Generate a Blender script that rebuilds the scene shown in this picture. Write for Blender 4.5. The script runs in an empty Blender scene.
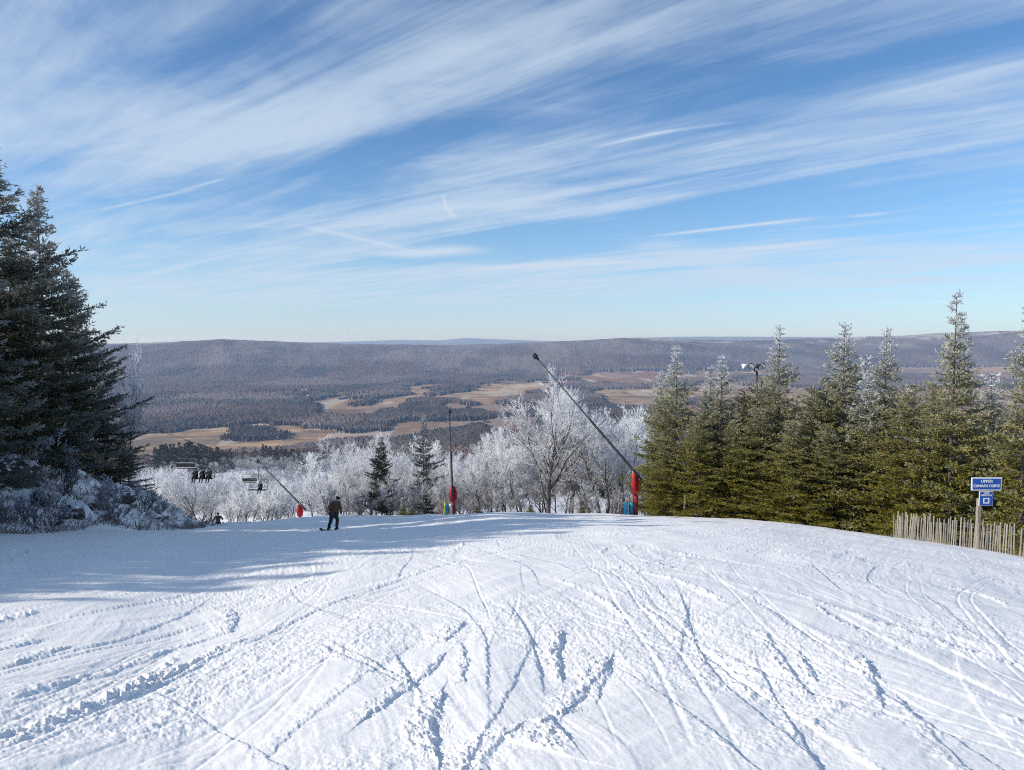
import bpy, bmesh, math, random
import numpy as np
from mathutils import Vector, Matrix
random.seed(7)
RNG = np.random.default_rng(7)
S = bpy.context.scene
COL = S.collection
PI = math.pi

# ------------------------------------------------------------------ camera geometry
F = 740.0
TH = math.atan(48.0 / 740.0)
EYE = 1.65
CT, ST = math.cos(TH), math.sin(TH)

def ray(px, py):
    x = (px - 512.0) / F
    y = -(py - 385.0) / F
    return x, CT + y * ST, -ST + y * CT

def at(px, py, Y):
    x, yy, z = ray(px, py)
    k = Y / yy
    return Vector((x * k, Y, z * k))

def phi_of(px):
    x, y, z = ray(px, 450.0)
    return math.atan2(x, y)

def ratio_of(px, py):
    x, y, z = ray(px, py)
    return -z / math.hypot(x, y)

# ------------------------------------------------------------------ numpy noise
def _hash(ix, iy, seed):
    h = (ix.astype(np.int64) * 374761393 + iy.astype(np.int64) * 668265263 + seed * 974634777) & 0x7fffffff
    h = ((h ^ (h >> 13)) * 1274126177) & 0x7fffffff
    h = (h ^ (h >> 16)) & 0xffff
    return h / 65535.0

def vnoise(x, y, seed=0):
    x = np.asarray(x, float); y = np.asarray(y, float)
    ix = np.floor(x); iy = np.floor(y)
    fx = x - ix; fy = y - iy
    fx = fx * fx * fx * (fx * (fx * 6 - 15) + 10); fy = fy * fy * fy * (fy * (fy * 6 - 15) + 10)
    a = _hash(ix, iy, seed); b = _hash(ix + 1, iy, seed)
    c = _hash(ix, iy + 1, seed); d = _hash(ix + 1, iy + 1, seed)
    return (a + (b - a) * fx) * (1 - fy) + (c + (d - c) * fx) * fy

def fbm(x, y, octv=4, seed=0, gain=0.5):
    t = 0.0; amp = 1.0; n = 0.0
    c, s = 0.8, 0.6
    for i in range(octv):
        t = t + amp * vnoise(x, y, seed + i * 17); n += amp
        amp *= gain
        x, y = (c * x - s * y) * 2.03 + 11.3, (s * x + c * y) * 2.03 + 5.7
    return t / n

def sstep(a, b, x):
    t = np.clip((np.asarray(x, float) - a) / (b - a), 0, 1)
    return t * t * (3 - 2 * t)

# ------------------------------------------------------------------ terrain function
CR_PX = [-250, -100, 0, 180, 220, 300, 340, 400, 450, 500, 560, 640, 700, 760, 860, 960, 1021, 1120, 1300]
CR_PY = [534, 533, 532, 530, 526, 518, 515, 516, 515, 512, 514, 515, 517, 521, 533, 547, 557, 570, 592]
CR_PHI = np.array([phi_of(p) for p in CR_PX])
CR_RAT = np.array([ratio_of(p, q) for p, q in zip(CR_PX, CR_PY)])
DC_PX = [-250, 0, 180, 300, 500, 640, 760, 860, 1021, 1300]
DC = np.array([40, 43, 50, 56, 51, 49, 44, 40, 36, 34], float)
DC_PHI = np.array([phi_of(p) for p in DC_PX])
HS = np.array([0, 6, 20, 50, 150, 350, 650, 1050, 1700, 4000], float)
HD = np.array([0, 1.5, 6.0, 15.5, 43, 76, 116, 170, 235, 260], float)
def soften(px, py, sig):
    q = np.linspace(px[0], px[-1], 1200); v = np.interp(q, px, py); st = q[1] - q[0]
    k = np.exp(-0.5 * (np.arange(-int(3 * sig / st), int(3 * sig / st) + 1) * st / sig) ** 2); k /= k.sum()
    n = len(k) // 2
    return q, np.convolve(np.concatenate([np.full(n, v[0]), v, np.full(n, v[-1])]), k, 'valid')
CR_PHI, CR_RAT = soften(CR_PHI, CR_RAT, 0.028)
DC_PHI, DC = soften(DC_PHI, DC, 0.05)
PH_DIP = phi_of(322); PH_ROW = phi_of(215)
VALLEY = -262.0

# ridge crests behind the valley
RG_PX = [-300, 0, 100, 150, 200, 225, 260, 300, 350, 400, 450, 500, 560, 620, 660, 700, 740, 800, 900, 960, 1021, 1300]
RG_PY = [346, 346, 345, 344, 342, 340, 341.5, 343, 344.5, 345.5, 346, 345, 342, 339.5, 339, 340.5, 341, 339.5, 336.5, 333.5, 332, 333]
RG_PHI = np.array([phi_of(p) for p in RG_PX]); RG_RAT = np.array([ratio_of(p, q) for p, q in zip(RG_PX, RG_PY)])
R2_PX = [-300, 200, 300, 360, 400, 440, 465, 500, 560, 620, 700, 760, 830, 1000, 1300]
R2_PY = [344, 344, 343, 341.5, 340, 340.5, 338, 339.5, 341.5, 338, 336.5, 336.8, 337.5, 337, 337]
R2_PHI = np.array([phi_of(p) for p in R2_PX]); R2_RAT = np.array([ratio_of(p, q) for p, q in zip(R2_PX, R2_PY)])
FT_PX = [-300, 400, 560, 700, 850, 1021, 1300]
FT = np.array([4700, 4800, 5100, 5600, 6600, 7100, 7300], float)
FT_PHI = np.array([phi_of(p) for p in FT_PX])
def foot_of(ph):
    return np.interp(ph, FT_PHI, FT) + 700 * (fbm(ph * 6 + 30, ph * 0 + 3.3, 3, 5) - 0.5)

def ground(X, Y, far=True):
    X = np.asarray(X, float); Y = np.asarray(Y, float)
    r = np.hypot(X, Y) + 1e-6
    ph = np.arctan2(X, Y)
    phc = np.clip(ph, CR_PHI[0], CR_PHI[-1])
    rc = np.interp(phc, CR_PHI, CR_RAT)
    dc = np.interp(phc, DC_PHI, DC)
    a = rc - 2 * EYE / dc
    q = EYE / dc ** 2
    over = np.maximum(0, np.abs(ph) - 0.80)
    back = sstep(0.0, 1.1, over)
    a = a * (1 - back) + back * (0.16 * np.cos(ph))
    q = q * (1 - back)
    rr = np.minimum(r, dc)
    rb = np.where(r > 30, 30 + 15 * np.tanh((r - 30) / 15.0), r)
    rr = rr * (1 - back) + back * np.minimum(rb, 60)
    z = -(EYE + a * rr + q * rr ** 2)
    s = np.maximum(0, r - dc) * (1 - back)
    z = z - np.interp(s, HS, HD)
    # hollow where the run rolls over on the left
    z = z - 0.60 * np.exp(-((r - 37) / 8.0) ** 2) * np.exp(-((ph - PH_DIP) / 0.13) ** 2)
    # bank on the left of the run
    e = -(X + 18.5 + 0.7 * np.sin(Y * 0.33) + 0.5 * np.sin(Y * 0.9 + 1))
    b = 3.3 * sstep(-0.6, 6.2, e) + 0.07 * np.maximum(0, e - 5)
    b = np.minimum(b, 7.0) * (1 - sstep(40, 60, Y)) * sstep(-10, 6, Y)
    b = b * (1 - sstep(-0.445, -0.385, ph) * sstep(26, 36, Y))
    z = z + b
    # rolling hillside
    w = sstep(80, 250, r)
    z = z + w * (fbm(X / 160.0, Y / 160.0, 3, 41) - 0.5) * 22 * (1 - sstep(1200, 1900, r))
    z = z + 10 * np.exp(-((r - 640) / 170.0) ** 2) * np.exp(-((ph - PH_ROW) / 0.17) ** 2)
    if far:
        k = sstep(1250, 1950, r)
        f = VALLEY + (fbm(X / 900.0, Y / 900.0, 3, 77) - 0.5) * 10
        phr = np.clip(ph, RG_PHI[0], RG_PHI[-1])
        foot = foot_of(ph); RIDGE = foot + 2900
        crest = -np.interp(phr, RG_PHI, RG_RAT) * RIDGE - 8
        t = np.clip((r - foot) / (RIDGE - foot), 0, 1)
        spur = fbm(ph * 15 + 50, r / 2600.0, 4, 9) - 0.5
        spur2 = fbm(X / 420.0, Y / 700.0, 3, 19) - 0.5
        up = t ** 1.25 * (3 - 2 * t ** 1.0) / 1.0
        up = np.clip(up, 0, 1)
        h = (crest - VALLEY) * up + (spur * 130 + spur2 * 28) * t * (1 - t) * 1.6
        down = sstep(0, 1, (r - RIDGE - 200) / 4000.0)
        h = h * (1 - down)
        cr2 = (-np.interp(np.clip(ph, R2_PHI[0], R2_PHI[-1]), R2_PHI, R2_RAT) * 21000 - VALLEY)
        h = h + cr2 * sstep(14000, 21000, r) * (1 - sstep(22500, 27000, r))
        z = z * (1 - k) + (f + h) * k
    return z

def gz(x, y):
    return float(ground(np.array([x]), np.array([y]))[0])

def drop_px(px, py, lo=1.5, hi=58.0):
    """ground point that the photo shows at a pixel of the run"""
    x, y, z = ray(px, py)
    ts = np.linspace(lo, hi, 900)
    g = ground(x * ts / y, ts)
    d = z * ts / y - g
    i = np.argmax(d <= 0)
    if d[i] > 0: i = len(ts) - 1
    return float(x * ts[i] / y), float(ts[i])

# ------------------------------------------------------------------ mesh helpers
def mesh_np(name, V, Fc, mat=None, col=None, smooth=False):
    V = np.ascontiguousarray(V, dtype=np.float32); Fc = np.ascontiguousarray(Fc, dtype=np.int32)
    me = bpy.data.meshes.new(name)
    n, k = Fc.shape
    me.vertices.add(len(V)); me.vertices.foreach_set('co', V.ravel())
    me.loops.add(n * k); me.loops.foreach_set('vertex_index', Fc.ravel())
    me.polygons.add(n)
    me.polygons.foreach_set('loop_start', np.arange(0, n * k, k, dtype=np.int32))
    me.polygons.foreach_set('loop_total', np.full(n, k, dtype=np.int32))
    if smooth: me.polygons.foreach_set('use_smooth', np.ones(n, dtype=bool))
    me.update(calc_edges=True)
    if col is not None:
        at_ = me.color_attributes.new('tone', 'FLOAT_COLOR', 'POINT')
        c = np.ones((len(V), 4), dtype=np.float32); c[:, :col.shape[1]] = col
        at_.data.foreach_set('color', c.ravel())
    if mat is not None: me.materials.append(mat)
    return me

def link(name, me, parent=None, loc=None):
    o = bpy.data.objects.new(name, me)
    COL.objects.link(o)
    if parent is not None: o.parent = parent
    if loc is not None: o.location = loc
    return o

def thing(name, label, cat, loc=(0, 0, 0), rotz=0.0, group=None, scale=1.0):
    o = bpy.data.objects.new(name, None); COL.objects.link(o)
    o.empty_display_size = 0.2
    o.location = loc; o.rotation_euler = (0, 0, rotz); o.scale = (scale,) * 3
    o['label'] = label; o['category'] = cat
    if group: o['group'] = group
    return o

def tag(o, label, cat, group=None, kind=None):
    o['label'] = label; o['category'] = cat
    if group: o['group'] = group
    if kind: o['kind'] = kind
    return o

def dup(root, loc, rotz, scale, label, group):
    r = root.copy(); COL.objects.link(r)
    r.location = loc; r.rotation_euler = (0, 0, rotz)
    r.scale = scale if hasattr(scale, '__len__') else (scale,) * 3
    r['label'] = label
    if group: r['group'] = group
    elif 'group' in r: del r['group']
    for ch in list(root.children):
        c = ch.copy(); COL.objects.link(c); c.parent = r
        for g in list(ch.children):
            d = g.copy(); COL.objects.link(d); d.parent = c
    return r

class MB:
    def __init__(s): s.v = []; s.f = []
    def box(s, c, d, M=None, bev=0.0):
        i = len(s.v); c = Vector(c)
        for sx in (-1, 1):
            for sy in (-1, 1):
                for sz in (-1, 1):
                    p = Vector((sx * d[0] / 2, sy * d[1] / 2, sz * d[2] / 2))
                    if M is not None: p = M @ p
                    s.v.append(c + p)
        for q in ((0, 1, 3, 2), (4, 6, 7, 5), (0, 4, 5, 1), (2, 3, 7, 6), (0, 2, 6, 4), (1, 5, 7, 3)):
            s.f.append([i + k for k in q])
        return s
    def tube(s, pts, rad, n=8, cap=True):
        pts = [Vector(p) for p in pts]
        if not hasattr(rad, '__len__'): rad = [rad] * len(pts)
        base = len(s.v)
        ref = Vector((0.31, 0.17, 0.93))
        for k, p in enumerate(pts):
            t = (pts[min(k + 1, len(pts) - 1)] - pts[max(k - 1, 0)]).normalized()
            if abs(t.dot(ref)) > 0.97: ref = Vector((1, 0, 0.1))
            a = t.cross(ref).normalized(); b = t.cross(a)
            for j in range(n):
                an = 2 * PI * j / n
                s.v.append(p + a * (math.cos(an) * rad[k]) + b * (math.sin(an) * rad[k]))
        for k in range(len(pts) - 1):
            for j in range(n):
                j2 = (j + 1) % n
                s.f.append([base + k * n + j, base + k * n + j2, base + (k + 1) * n + j2, base + (k + 1) * n + j])
        if cap:
            s.f.append([base + j for j in range(n)][::-1])
            s.f.append([base + (len(pts) - 1) * n + j for j in range(n)])
        return s
    def mesh(s, name, mat, bevel=0.0, smooth=False):
        me = bpy.data.meshes.new(name)
        me.from_pydata([tuple(v) for v in s.v], [], s.f); me.update()
        bm = bmesh.new(); bm.from_mesh(me)
        bmesh.ops.recalc_face_normals(bm, faces=bm.faces)
        if bevel > 0:
            bmesh.ops.bevel(bm, geom=list(bm.edges), offset=bevel, segments=2, affect='EDGES', profile=0.6)
        bm.to_mesh(me); bm.free()
        if smooth:
            for p in me.polygons: p.use_smooth = True
        if mat is not None: me.materials.append(mat)
        return me
    def build(s, name, mat, parent=None, bevel=0.0, smooth=False):
        return link(name, s.mesh(name, mat, bevel, smooth), parent)

# ------------------------------------------------------------------ materials
def principled(name, col, rough=0.7, metal=0.0, spec=0.3):
    m = bpy.data.materials.new(name); m.use_nodes = True
    b = m.node_tree.nodes['Principled BSDF']
    b.inputs['Base Color'].default_value = (*col, 1)
    b.inputs['Roughness'].default_value = rough
    b.inputs['Metallic'].default_value = metal
    b.inputs['Specular IOR Level'].default_value = spec
    return m

def worn(name, c1, c2, scale=8.0, rough=0.7, metal=0.0, bump=0.0, stretch=(1, 1, 1), spec=0.3):
    m = principled(name, c1, rough, metal, spec); nt = m.node_tree; N = nt.nodes; L = nt.links
    b = N['Principled BSDF']
    tc = N.new('ShaderNodeTexCoord'); mp = N.new('ShaderNodeMapping'); mp.inputs['Scale'].default_value = stretch
    no = N.new('ShaderNodeTexNoise'); no.inputs['Scale'].default_value = scale; no.inputs['Detail'].default_value = 6
    rp = N.new('ShaderNodeValToRGB')
    rp.color_ramp.elements[0].position = 0.35; rp.color_ramp.elements[1].position = 0.68
    rp.color_ramp.elements[0].color = (*c1, 1); rp.color_ramp.elements[1].color = (*c2, 1)
    L.new(tc.outputs['Object'], mp.inputs['Vector']); L.new(mp.outputs[0], no.inputs['Vector'])
    L.new(no.outputs[0], rp.inputs[0]); L.new(rp.outputs[0], b.inputs['Base Color'])
    if bump:
        bp = N.new('ShaderNodeBump'); bp.inputs['Strength'].default_value = bump; bp.inputs['Distance'].default_value = 0.02
        L.new(no.outputs[0], bp.inputs['Height']); L.new(bp.outputs[0], b.inputs['Normal'])
    return m

def vcol(name, rough=0.85, spec=0.1, transl=0.0):
    """base colour straight from the mesh's own paint (leaf colour, rime, soil)"""
    m = principled(name, (0.5, 0.5, 0.5), rough, 0, spec); nt = m.node_tree
    a = nt.nodes.new('ShaderNodeVertexColor'); a.layer_name = 'tone'
    b = nt.nodes['Principled BSDF']
    nt.links.new(a.outputs[0], b.inputs['Base Color'])
    if transl > 0:
        tr = nt.nodes.new('ShaderNodeBsdfTranslucent'); mx = nt.nodes.new('ShaderNodeMixShader')
        mx.inputs[0].default_value = transl
        nt.links.new(a.outputs[0], tr.inputs[0])
        nt.links.new(b.outputs[0], mx.inputs[1]); nt.links.new(tr.outputs[0], mx.inputs[2])
        nt.links.new(mx.outputs[0], nt.nodes['Material Output'].inputs[0])
    return m

def snow_mat():
    m = principled('snow', (0.90, 0.895, 0.885), 0.6, 0, 0.25); nt = m.node_tree; N = nt.nodes; L = nt.links
    b = N['Principled BSDF']
    tc = N.new('ShaderNodeTexCoord')
    n1 = N.new('ShaderNodeTexNoise'); n1.inputs['Scale'].default_value = 26; n1.inputs['Detail'].default_value = 8; n1.inputs['Roughness'].default_value = 0.7
    n2 = N.new('ShaderNodeTexNoise'); n2.inputs['Scale'].default_value = 0.5; n2.inputs['Detail'].default_value = 4
    L.new(tc.outputs['Object'], n1.inputs['Vector']); L.new(tc.outputs['Object'], n2.inputs['Vector'])
    rp = N.new('ShaderNodeValToRGB')
    rp.color_ramp.elements[0].position = 0.3; rp.color_ramp.elements[1].position = 0.7
    rp.color_ramp.elements[0].color = (0.87, 0.855, 0.835, 1); rp.color_ramp.elements[1].color = (0.93, 0.912, 0.885, 1)
    L.new(n2.outputs[0], rp.inputs[0]); L.new(rp.outputs[0], b.inputs['Base Color'])
    bp = N.new('ShaderNodeBump'); bp.inputs['Strength'].default_value = 0.35; bp.inputs['Distance'].default_value = 0.012
    L.new(n1.outputs[0], bp.inputs['Height']); L.new(bp.outputs[0], b.inputs['Normal'])
    return m

M_SNOW = snow_mat()
M_NEEDLE = vcol('spruce_needles', 0.75, 0.15, 0.22)
M_RIME = vcol('rimed_twigs', 0.8, 0.1, 0.0)
M_SOIL = vcol('valley_soil', 0.95, 0.05)
M_CANOPY = vcol('bare_canopy', 0.95, 0.03)
M_BARK = worn('bark', (0.055, 0.046, 0.04), (0.14, 0.125, 0.115), 9, 0.9, bump=0.6, stretch=(1, 1, 0.25))
M_POLE = worn('galvanised', (0.16, 0.165, 0.175), (0.24, 0.245, 0.255), 4, 0.55, 0.5)
M_DARK = worn('dark_metal', (0.018, 0.019, 0.022), (0.045, 0.046, 0.05), 6, 0.5, 0.3)
M_RED = worn('red_vinyl', (0.40, 0.022, 0.018), (0.52, 0.045, 0.03), 3, 0.5, bump=0.2)
M_RED2 = worn('dark_red_vinyl', (0.28, 0.012, 0.016), (0.36, 0.02, 0.02), 3, 0.55, bump=0.2)
M_BLUEBOX = worn('blue_paint', (0.02, 0.24, 0.45), (0.03, 0.30, 0.55), 4, 0.5)
M_YELLOW = worn('yellow_paint', (0.62, 0.45, 0.03), (0.72, 0.55, 0.06), 5, 0.5)
M_SIGN = worn('sign_blue', (0.015, 0.075, 0.33), (0.02, 0.095, 0.40), 3, 0.4)
M_WHITE = worn('white_paint', (0.70, 0.71, 0.73), (0.80, 0.81, 0.82), 6, 0.5)
M_WOOD = worn('grey_wood', (0.20, 0.165, 0.13), (0.38, 0.33, 0.27), 6, 0.85, bump=0.4, stretch=(5, 5, 0.5))
M_LANCE = worn('dark_pipe', (0.035, 0.037, 0.042), (0.075, 0.078, 0.085), 4, 0.6, 0.3)
M_PICKET = worn('picket_wood', (0.25, 0.225, 0.19), (0.43, 0.395, 0.34), 5, 0.85, bump=0.3, stretch=(3, 3, 0.5))
M_ROCK = worn('dark_rock', (0.05, 0.045, 0.04), (0.16, 0.145, 0.13), 3, 0.9, bump=0.8)
# ------------------------------------------------------------------ snow slope (real relief)
def polyline_dist(X, Y, pts):
    best = np.full(X.shape, 1e9); along = np.zeros(X.shape); side = np.zeros(X.shape); acc = 0.0
    for (x0, y0), (x1, y1) in zip(pts[:-1], pts[1:]):
        dx, dy = x1 - x0, y1 - y0; L = math.hypot(dx, dy) + 1e-9
        t = np.clip(((X - x0) * dx + (Y - y0) * dy) / L ** 2, 0, 1)
        d = np.hypot(X - x0 - t * dx, Y - y0 - t * dy)
        sgn = np.sign((X - x0) * dy - (Y - y0) * dx)
        m = d < best
        best = np.where(m, d, best); along = np.where(m, acc + t * L, along); side = np.where(m, sgn, side)
        acc += L
    return best, along, side, acc

def snow_relief(X, Y):
    r = np.hypot(X, Y)
    X0, Y0 = X, Y
    U, V = 0.83 * X - 0.56 * Y, 0.56 * X + 0.83 * Y
    crumb = fbm(U * 17, V * 17, 3, 301, 0.6)
    fine = fbm(U * 43, V * 43, 2, 331, 0.6)
    wx = (fbm(U * 0.35, V * 0.35, 2, 341) - 0.5) * 1.2
    wx2 = (fbm(U * 0.12 + 7, V * 0.12, 2, 345) - 0.5) * 6
    stre = fbm((X + wx + wx2 * 0.2 + 0.22 * Y) * 3.6, (Y + wx) * 0.30, 4, 311, 0.65)
    stre2 = fbm((X * 0.86 - Y * 0.5 + wx2 * 0.3) * 4.2, (Y * 0.86 + X * 0.5) * 0.35, 3, 317, 0.65)
    stre = stre * 0.5 + stre2 * 0.5 + 0.6 * (np.maximum(stre, stre2) - 0.5)
    z = (fbm(U * 0.26, V * 0.2, 3, 300) - 0.5) * 0.20 + (stre - 0.5) * 0.026 + (fbm(U * 1.1, V * 0.9, 2, 305) - 0.5) * 0.045
    rough = sstep(0.52, 0.70, fbm(U * 0.55 + wx * 0.3, V * 0.45, 3, 321))
    z = z + (crumb - 0.5) * (0.003 + 0.018 * rough) + (fine - 0.5) * (0.0018 + 0.009 * rough)
    rs = np.random.default_rng(12)
    def heading(x0, y0, wild):
        a = math.atan2(0.8 - x0, 34 - y0) + rs.normal(0, 0.13)
        if rs.random() < wild: a += rs.uniform(0.35, 1.0) * rs.choice([-1, 1])
        return a
    # thin carved lines of ski and board edges, mostly down the fall line
    for i in range(300):
        y0 = rs.uniform(0.5, 44); x0 = rs.uniform(-0.78, 0.80) * (y0 + 5)
        ang = heading(x0, y0, 0.28)
        L = rs.uniform(2, 12); K = rs.normal(0, 0.016); w = rs.uniform(0.010, 0.024); dep = rs.uniform(0.003, 0.011)
        tx, ty = math.sin(ang), math.cos(ang)
        m = (np.abs(X - x0 - tx * L / 2) < L * 0.9 + 2) & (np.abs(Y - y0 - ty * L / 2) < L * 0.9 + 2)
        if not m.any(): continue
        dx = X[m] - x0; dy = Y[m] - y0
        s = dx * tx + dy * ty
        n = dx * ty - dy * tx - K * s * s - 0.03 * np.sin(s * 1.3 + i)
        env = sstep(0, 1.2, s) * (1 - sstep(L - 1.5, L, s)) * sstep(0.25, 0.5, crumb[m] + 0.15)
        add = np.zeros(s.shape)
        pair = rs.random() < 0.5; gap = rs.uniform(0.12, 0.4)
        for off in ((0, gap) if pair else (0,)):
            d = n - off
            add -= dep * np.exp(-(d / w) ** 2)
            add += dep * 0.4 * np.exp(-((d - 2.1 * w) / (w * 1.1)) ** 2) * (0.2 + crumb[m] * 1.3)
        z[m] += add * env
    # scraped swaths: a sharp cut edge on one side, running out to nothing on the other
    for i in range(210):
        y0 = rs.uniform(1.5, 46); x0 = rs.uniform(-0.80, 0.82) * (y0 + 5)
        ang = heading(x0, y0, 0.22)
        L = rs.uniform(1.2, 9); K = rs.normal(0, 0.03); wide = rs.uniform(0.08, 0.45); dep = rs.uniform(0.004, 0.017); sg = 1 if rs.random() < 0.72 else -1
        tx, ty = math.sin(ang), math.cos(ang)
        m = (np.abs(X - x0 - tx * L / 2) < L * 0.9 + 2) & (np.abs(Y - y0 - ty * L / 2) < L * 0.9 + 2)
        if not m.any(): continue
        dx = X[m] - x0; dy = Y[m] - y0
        s = dx * tx + dy * ty
        n = (dx * ty - dy * tx - K * s * s) * sg + (crumb[m] - 0.5) * 0.05 + (fine[m] - 0.5) * 0.02 + 0.06 * np.sin(s * 1.1 + i)
        env = sstep(0, 0.25 * L, s) * (1 - sstep(L * 0.7, L, s))
        cut = sstep(-0.012, 0.006, n) * np.exp(-np.maximum(n, 0) / wide)
        lip = 0.35 * np.exp(-((n + 0.03) / 0.03) ** 2) * sstep(0.45, 0.75, crumb[m])
        z[m] += dep * env * (lip - cut)
    # wide skidded turns with a crumbled berm on the outside
    for i in range(60):
        y0 = rs.uniform(3, 40); R = rs.uniform(3, 9); sg = rs.choice([-1, 1])
        x0 = rs.uniform(-0.78, 0.80) * (y0 + 4) + sg * R
        a0 = (PI if sg > 0 else 0) + rs.uniform(-0.5, 0.5); span = rs.uniform(0.2, 0.55); wid = rs.uniform(0.10, 0.35)
        rd = np.hypot(X - x0, Y - y0)
        m = (rd < R + 1.4) & (rd > R - 1.4)
        if not m.any(): continue
        dx = X[m] - x0; dy = Y[m] - y0
        rad = rd[m] - R + (crumb[m] - 0.5) * 0.06
        an = np.arctan2(dy, dx) - a0; an = (an + PI) % (2 * PI) - PI
        env = 1 - sstep(span * 0.5, span, np.abs(an))
        h = -0.010 * (1 - sstep(wid * 0.7, wid, np.abs(rad)))
        h = h + 0.024 * np.exp(-((rad - wid * 1.1) / 0.05) ** 2) * sstep(0.40, 0.7, crumb[m]) * rs.uniform(0.4, 1.2)
        z[m] += h * env
    # the gouges that stand out in the picture
    G = [([(436, 748), (433, 725), (440, 702)], .10, .085), ([(368, 718), (400, 695), (430, 672), (441, 660)], .07, .06),
         ([(399, 658), (410, 676), (418, 690)], .04, .06), ([(452, 636), (460, 626)], .10, .07), ([(459, 640), (467, 660), (462, 690)], .05, .05),
         ([(561, 633), (559, 655), (562, 672)], .06, .08), ([(575, 700), (592, 680), (608, 660)], .10, .07), ([(600, 690), (610, 662)], .07, .05),
         ([(538, 716), (548, 712), (562, 728)], .09, .08), ([(482, 764), (490, 748), (505, 738), (530, 744)], .12, .07),
         ([(312, 641), (360, 664), (412, 690)], .06, .05), ([(330, 640), (420, 686)], .04, .05), ([(228, 628), (238, 612), (230, 602)], .10, .07),
         ([(160, 678), (195, 660), (222, 645)], .05, .06), ([(130, 690), (150, 680)], .05, .05),
         ([(765, 628), (775, 645), (790, 664), (818, 702)], .06, .06), ([(870, 668), (880, 690), (882, 700)], .05, .06), ([(868, 664), (876, 672)], .10, .06),
         ([(803, 655), (815, 672)], .05, .06), ([(690, 640), (760, 690), (830, 724)], .04, .045), ([(640, 606), (700, 640), (770, 672), (860, 706), (1000, 745)], .06, .04),
         ([(0, 742), (150, 684), (240, 640), (330, 600), (440, 566), (520, 545)], .08, .05), ([(0, 700), (110, 668), (180, 642), (240, 620)], .07, .05),
         ([(30, 655), (60, 645)], .08, .06), ([(0, 645), (34, 636)], .06, .06), ([(750, 596), (790, 625), (830, 650)], .05, .04), ([(920, 590), (945, 610), (975, 640)], .05, .04),
         ([(905, 700), (935, 735), (965, 765)], .07, .04), ([(250, 770), (330, 700), (420, 640)], .06, .03),
         ([(585, 565), (640, 590), (662, 612)], .05, .03), ([(615, 555), (668, 600), (676, 612)], .04, .03)]
    for pts, w, dep in G:
        w *= 0.48; dep *= 0.32
        P = [drop_px(*p) for p in pts]
        xs = [p[0] for p in P]; ys = [p[1] for p in P]
        m = (X > min(xs) - 2) & (X < max(xs) + 2) & (Y > min(ys) - 2) & (Y < max(ys) + 2)
        if not m.any(): continue
        jx = (fbm(X[m] * 5, Y[m] * 5, 3, 351) - 0.5) * 0.05; jy = (fbm(X[m] * 5, Y[m] * 5, 3, 361) - 0.5) * 0.05
        d, al, sd, L = polyline_dist(X[m] + jx, Y[m] + jy, P)
        env = sstep(0, 0.3, al) * (1 - sstep(L - 0.3, L, al)) if L > 1.5 else 1.0
        n = d * sd * (1 if ys[-1] >= ys[0] else -1) + (crumb[m] - 0.5) * 0.075 + (fine[m] - 0.5) * 0.03
        h = -dep * 0.95 * sstep(-0.4 * w, 0.5 * w, n) * np.exp(-np.maximum(n, 0) / (4.5 * w)) * (0.55 + 0.9 * crumb[m])
        h = h + dep * 0.55 * np.exp(-((n + 1.6 * w) / (2.2 * w)) ** 2) * (sstep(0.42, 0.7, crumb[m]) + 0.4 * sstep(0.45, 0.7, fine[m]))
        z[m] += h * env
    fade = 1 - sstep(56, 66, r)
    bank = sstep(-18.5, -20.0, X) if False else np.clip((-18.0 - X) / 1.5, 0, 1) * (Y > 0)
    z = z * fade * (1 - bank)
    z = z + bank * fade * ((fbm(U * 0.9, V * 0.9, 4, 401) - 0.5) * 0.9 + (fbm(U * 4, V * 4, 3, 411) - 0.5) * 0.34)
    return z

def polar_sheet(rs, ph):
    R, P = np.meshgrid(rs, ph, indexing='ij')
    X = R * np.sin(P); Y = R * np.cos(P)
    nr, np_ = R.shape
    idx = np.arange(nr * np_).reshape(nr, np_)
    Fc = np.stack([idx[:-1, :-1].ravel(), idx[1:, :-1].ravel(), idx[1:, 1:].ravel(), idx[:-1, 1:].ravel()], 1)[:, ::-1]
    return X, Y, Fc

def build_snow():
    rows = [0.05, 0.5, 1.0, 1.6, 2.2, 2.7, 3.1]
    r = 3.2
    while r < 27:
        rows.append(r)
        r += max(0.006, min(0.20, r * r / (1.65 * 740) * 0.75))
    while r < 66: rows.append(r); r += 0.20
    while r < 300: rows.append(r); r *= 1.02
    fine = np.arange(-0.66, 0.6601, 0.00092)
    side = np.concatenate([np.linspace(0.66, 1.0, 90)[1:], np.linspace(1.0, PI, 70)[1:]])
    ph = np.concatenate([-side[::-1], fine, side])
    X, Y, Fc = polar_sheet(np.array(rows), ph)
    Z = ground(X, Y) + snow_relief(X, Y)
    V = np.stack([X.ravel(), Y.ravel(), Z.ravel()], 1)
    me = mesh_np('snow_slope', V, Fc, M_SNOW, smooth=True)
    o = link('snow_slope', me); o['kind'] = 'structure'
    o['label'] = 'snow covered ski run with carved tracks'
    return o
build_snow()

# ------------------------------------------------------------------ valley: fields, marsh and bare forest
def gpoly(pts, z=VALLEY):
    out = []
    for px, py in pts:
        x, y, zz = ray(px, py); k = z / zz
        out.append((x * k, y * k))
    return out

def inpoly(X, Y, poly):
    c = np.zeros(X.shape, bool)
    n = len(poly)
    for i in range(n):
        x0, y0 = poly[i]; x1, y1 = poly[(i + 1) % n]
        if y0 == y1: continue
        t = ((y0 > Y) != (y1 > Y)) & (X < (x1 - x0) * (Y - y0) / (y1 - y0) + x0)
        c ^= t
    return c

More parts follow.
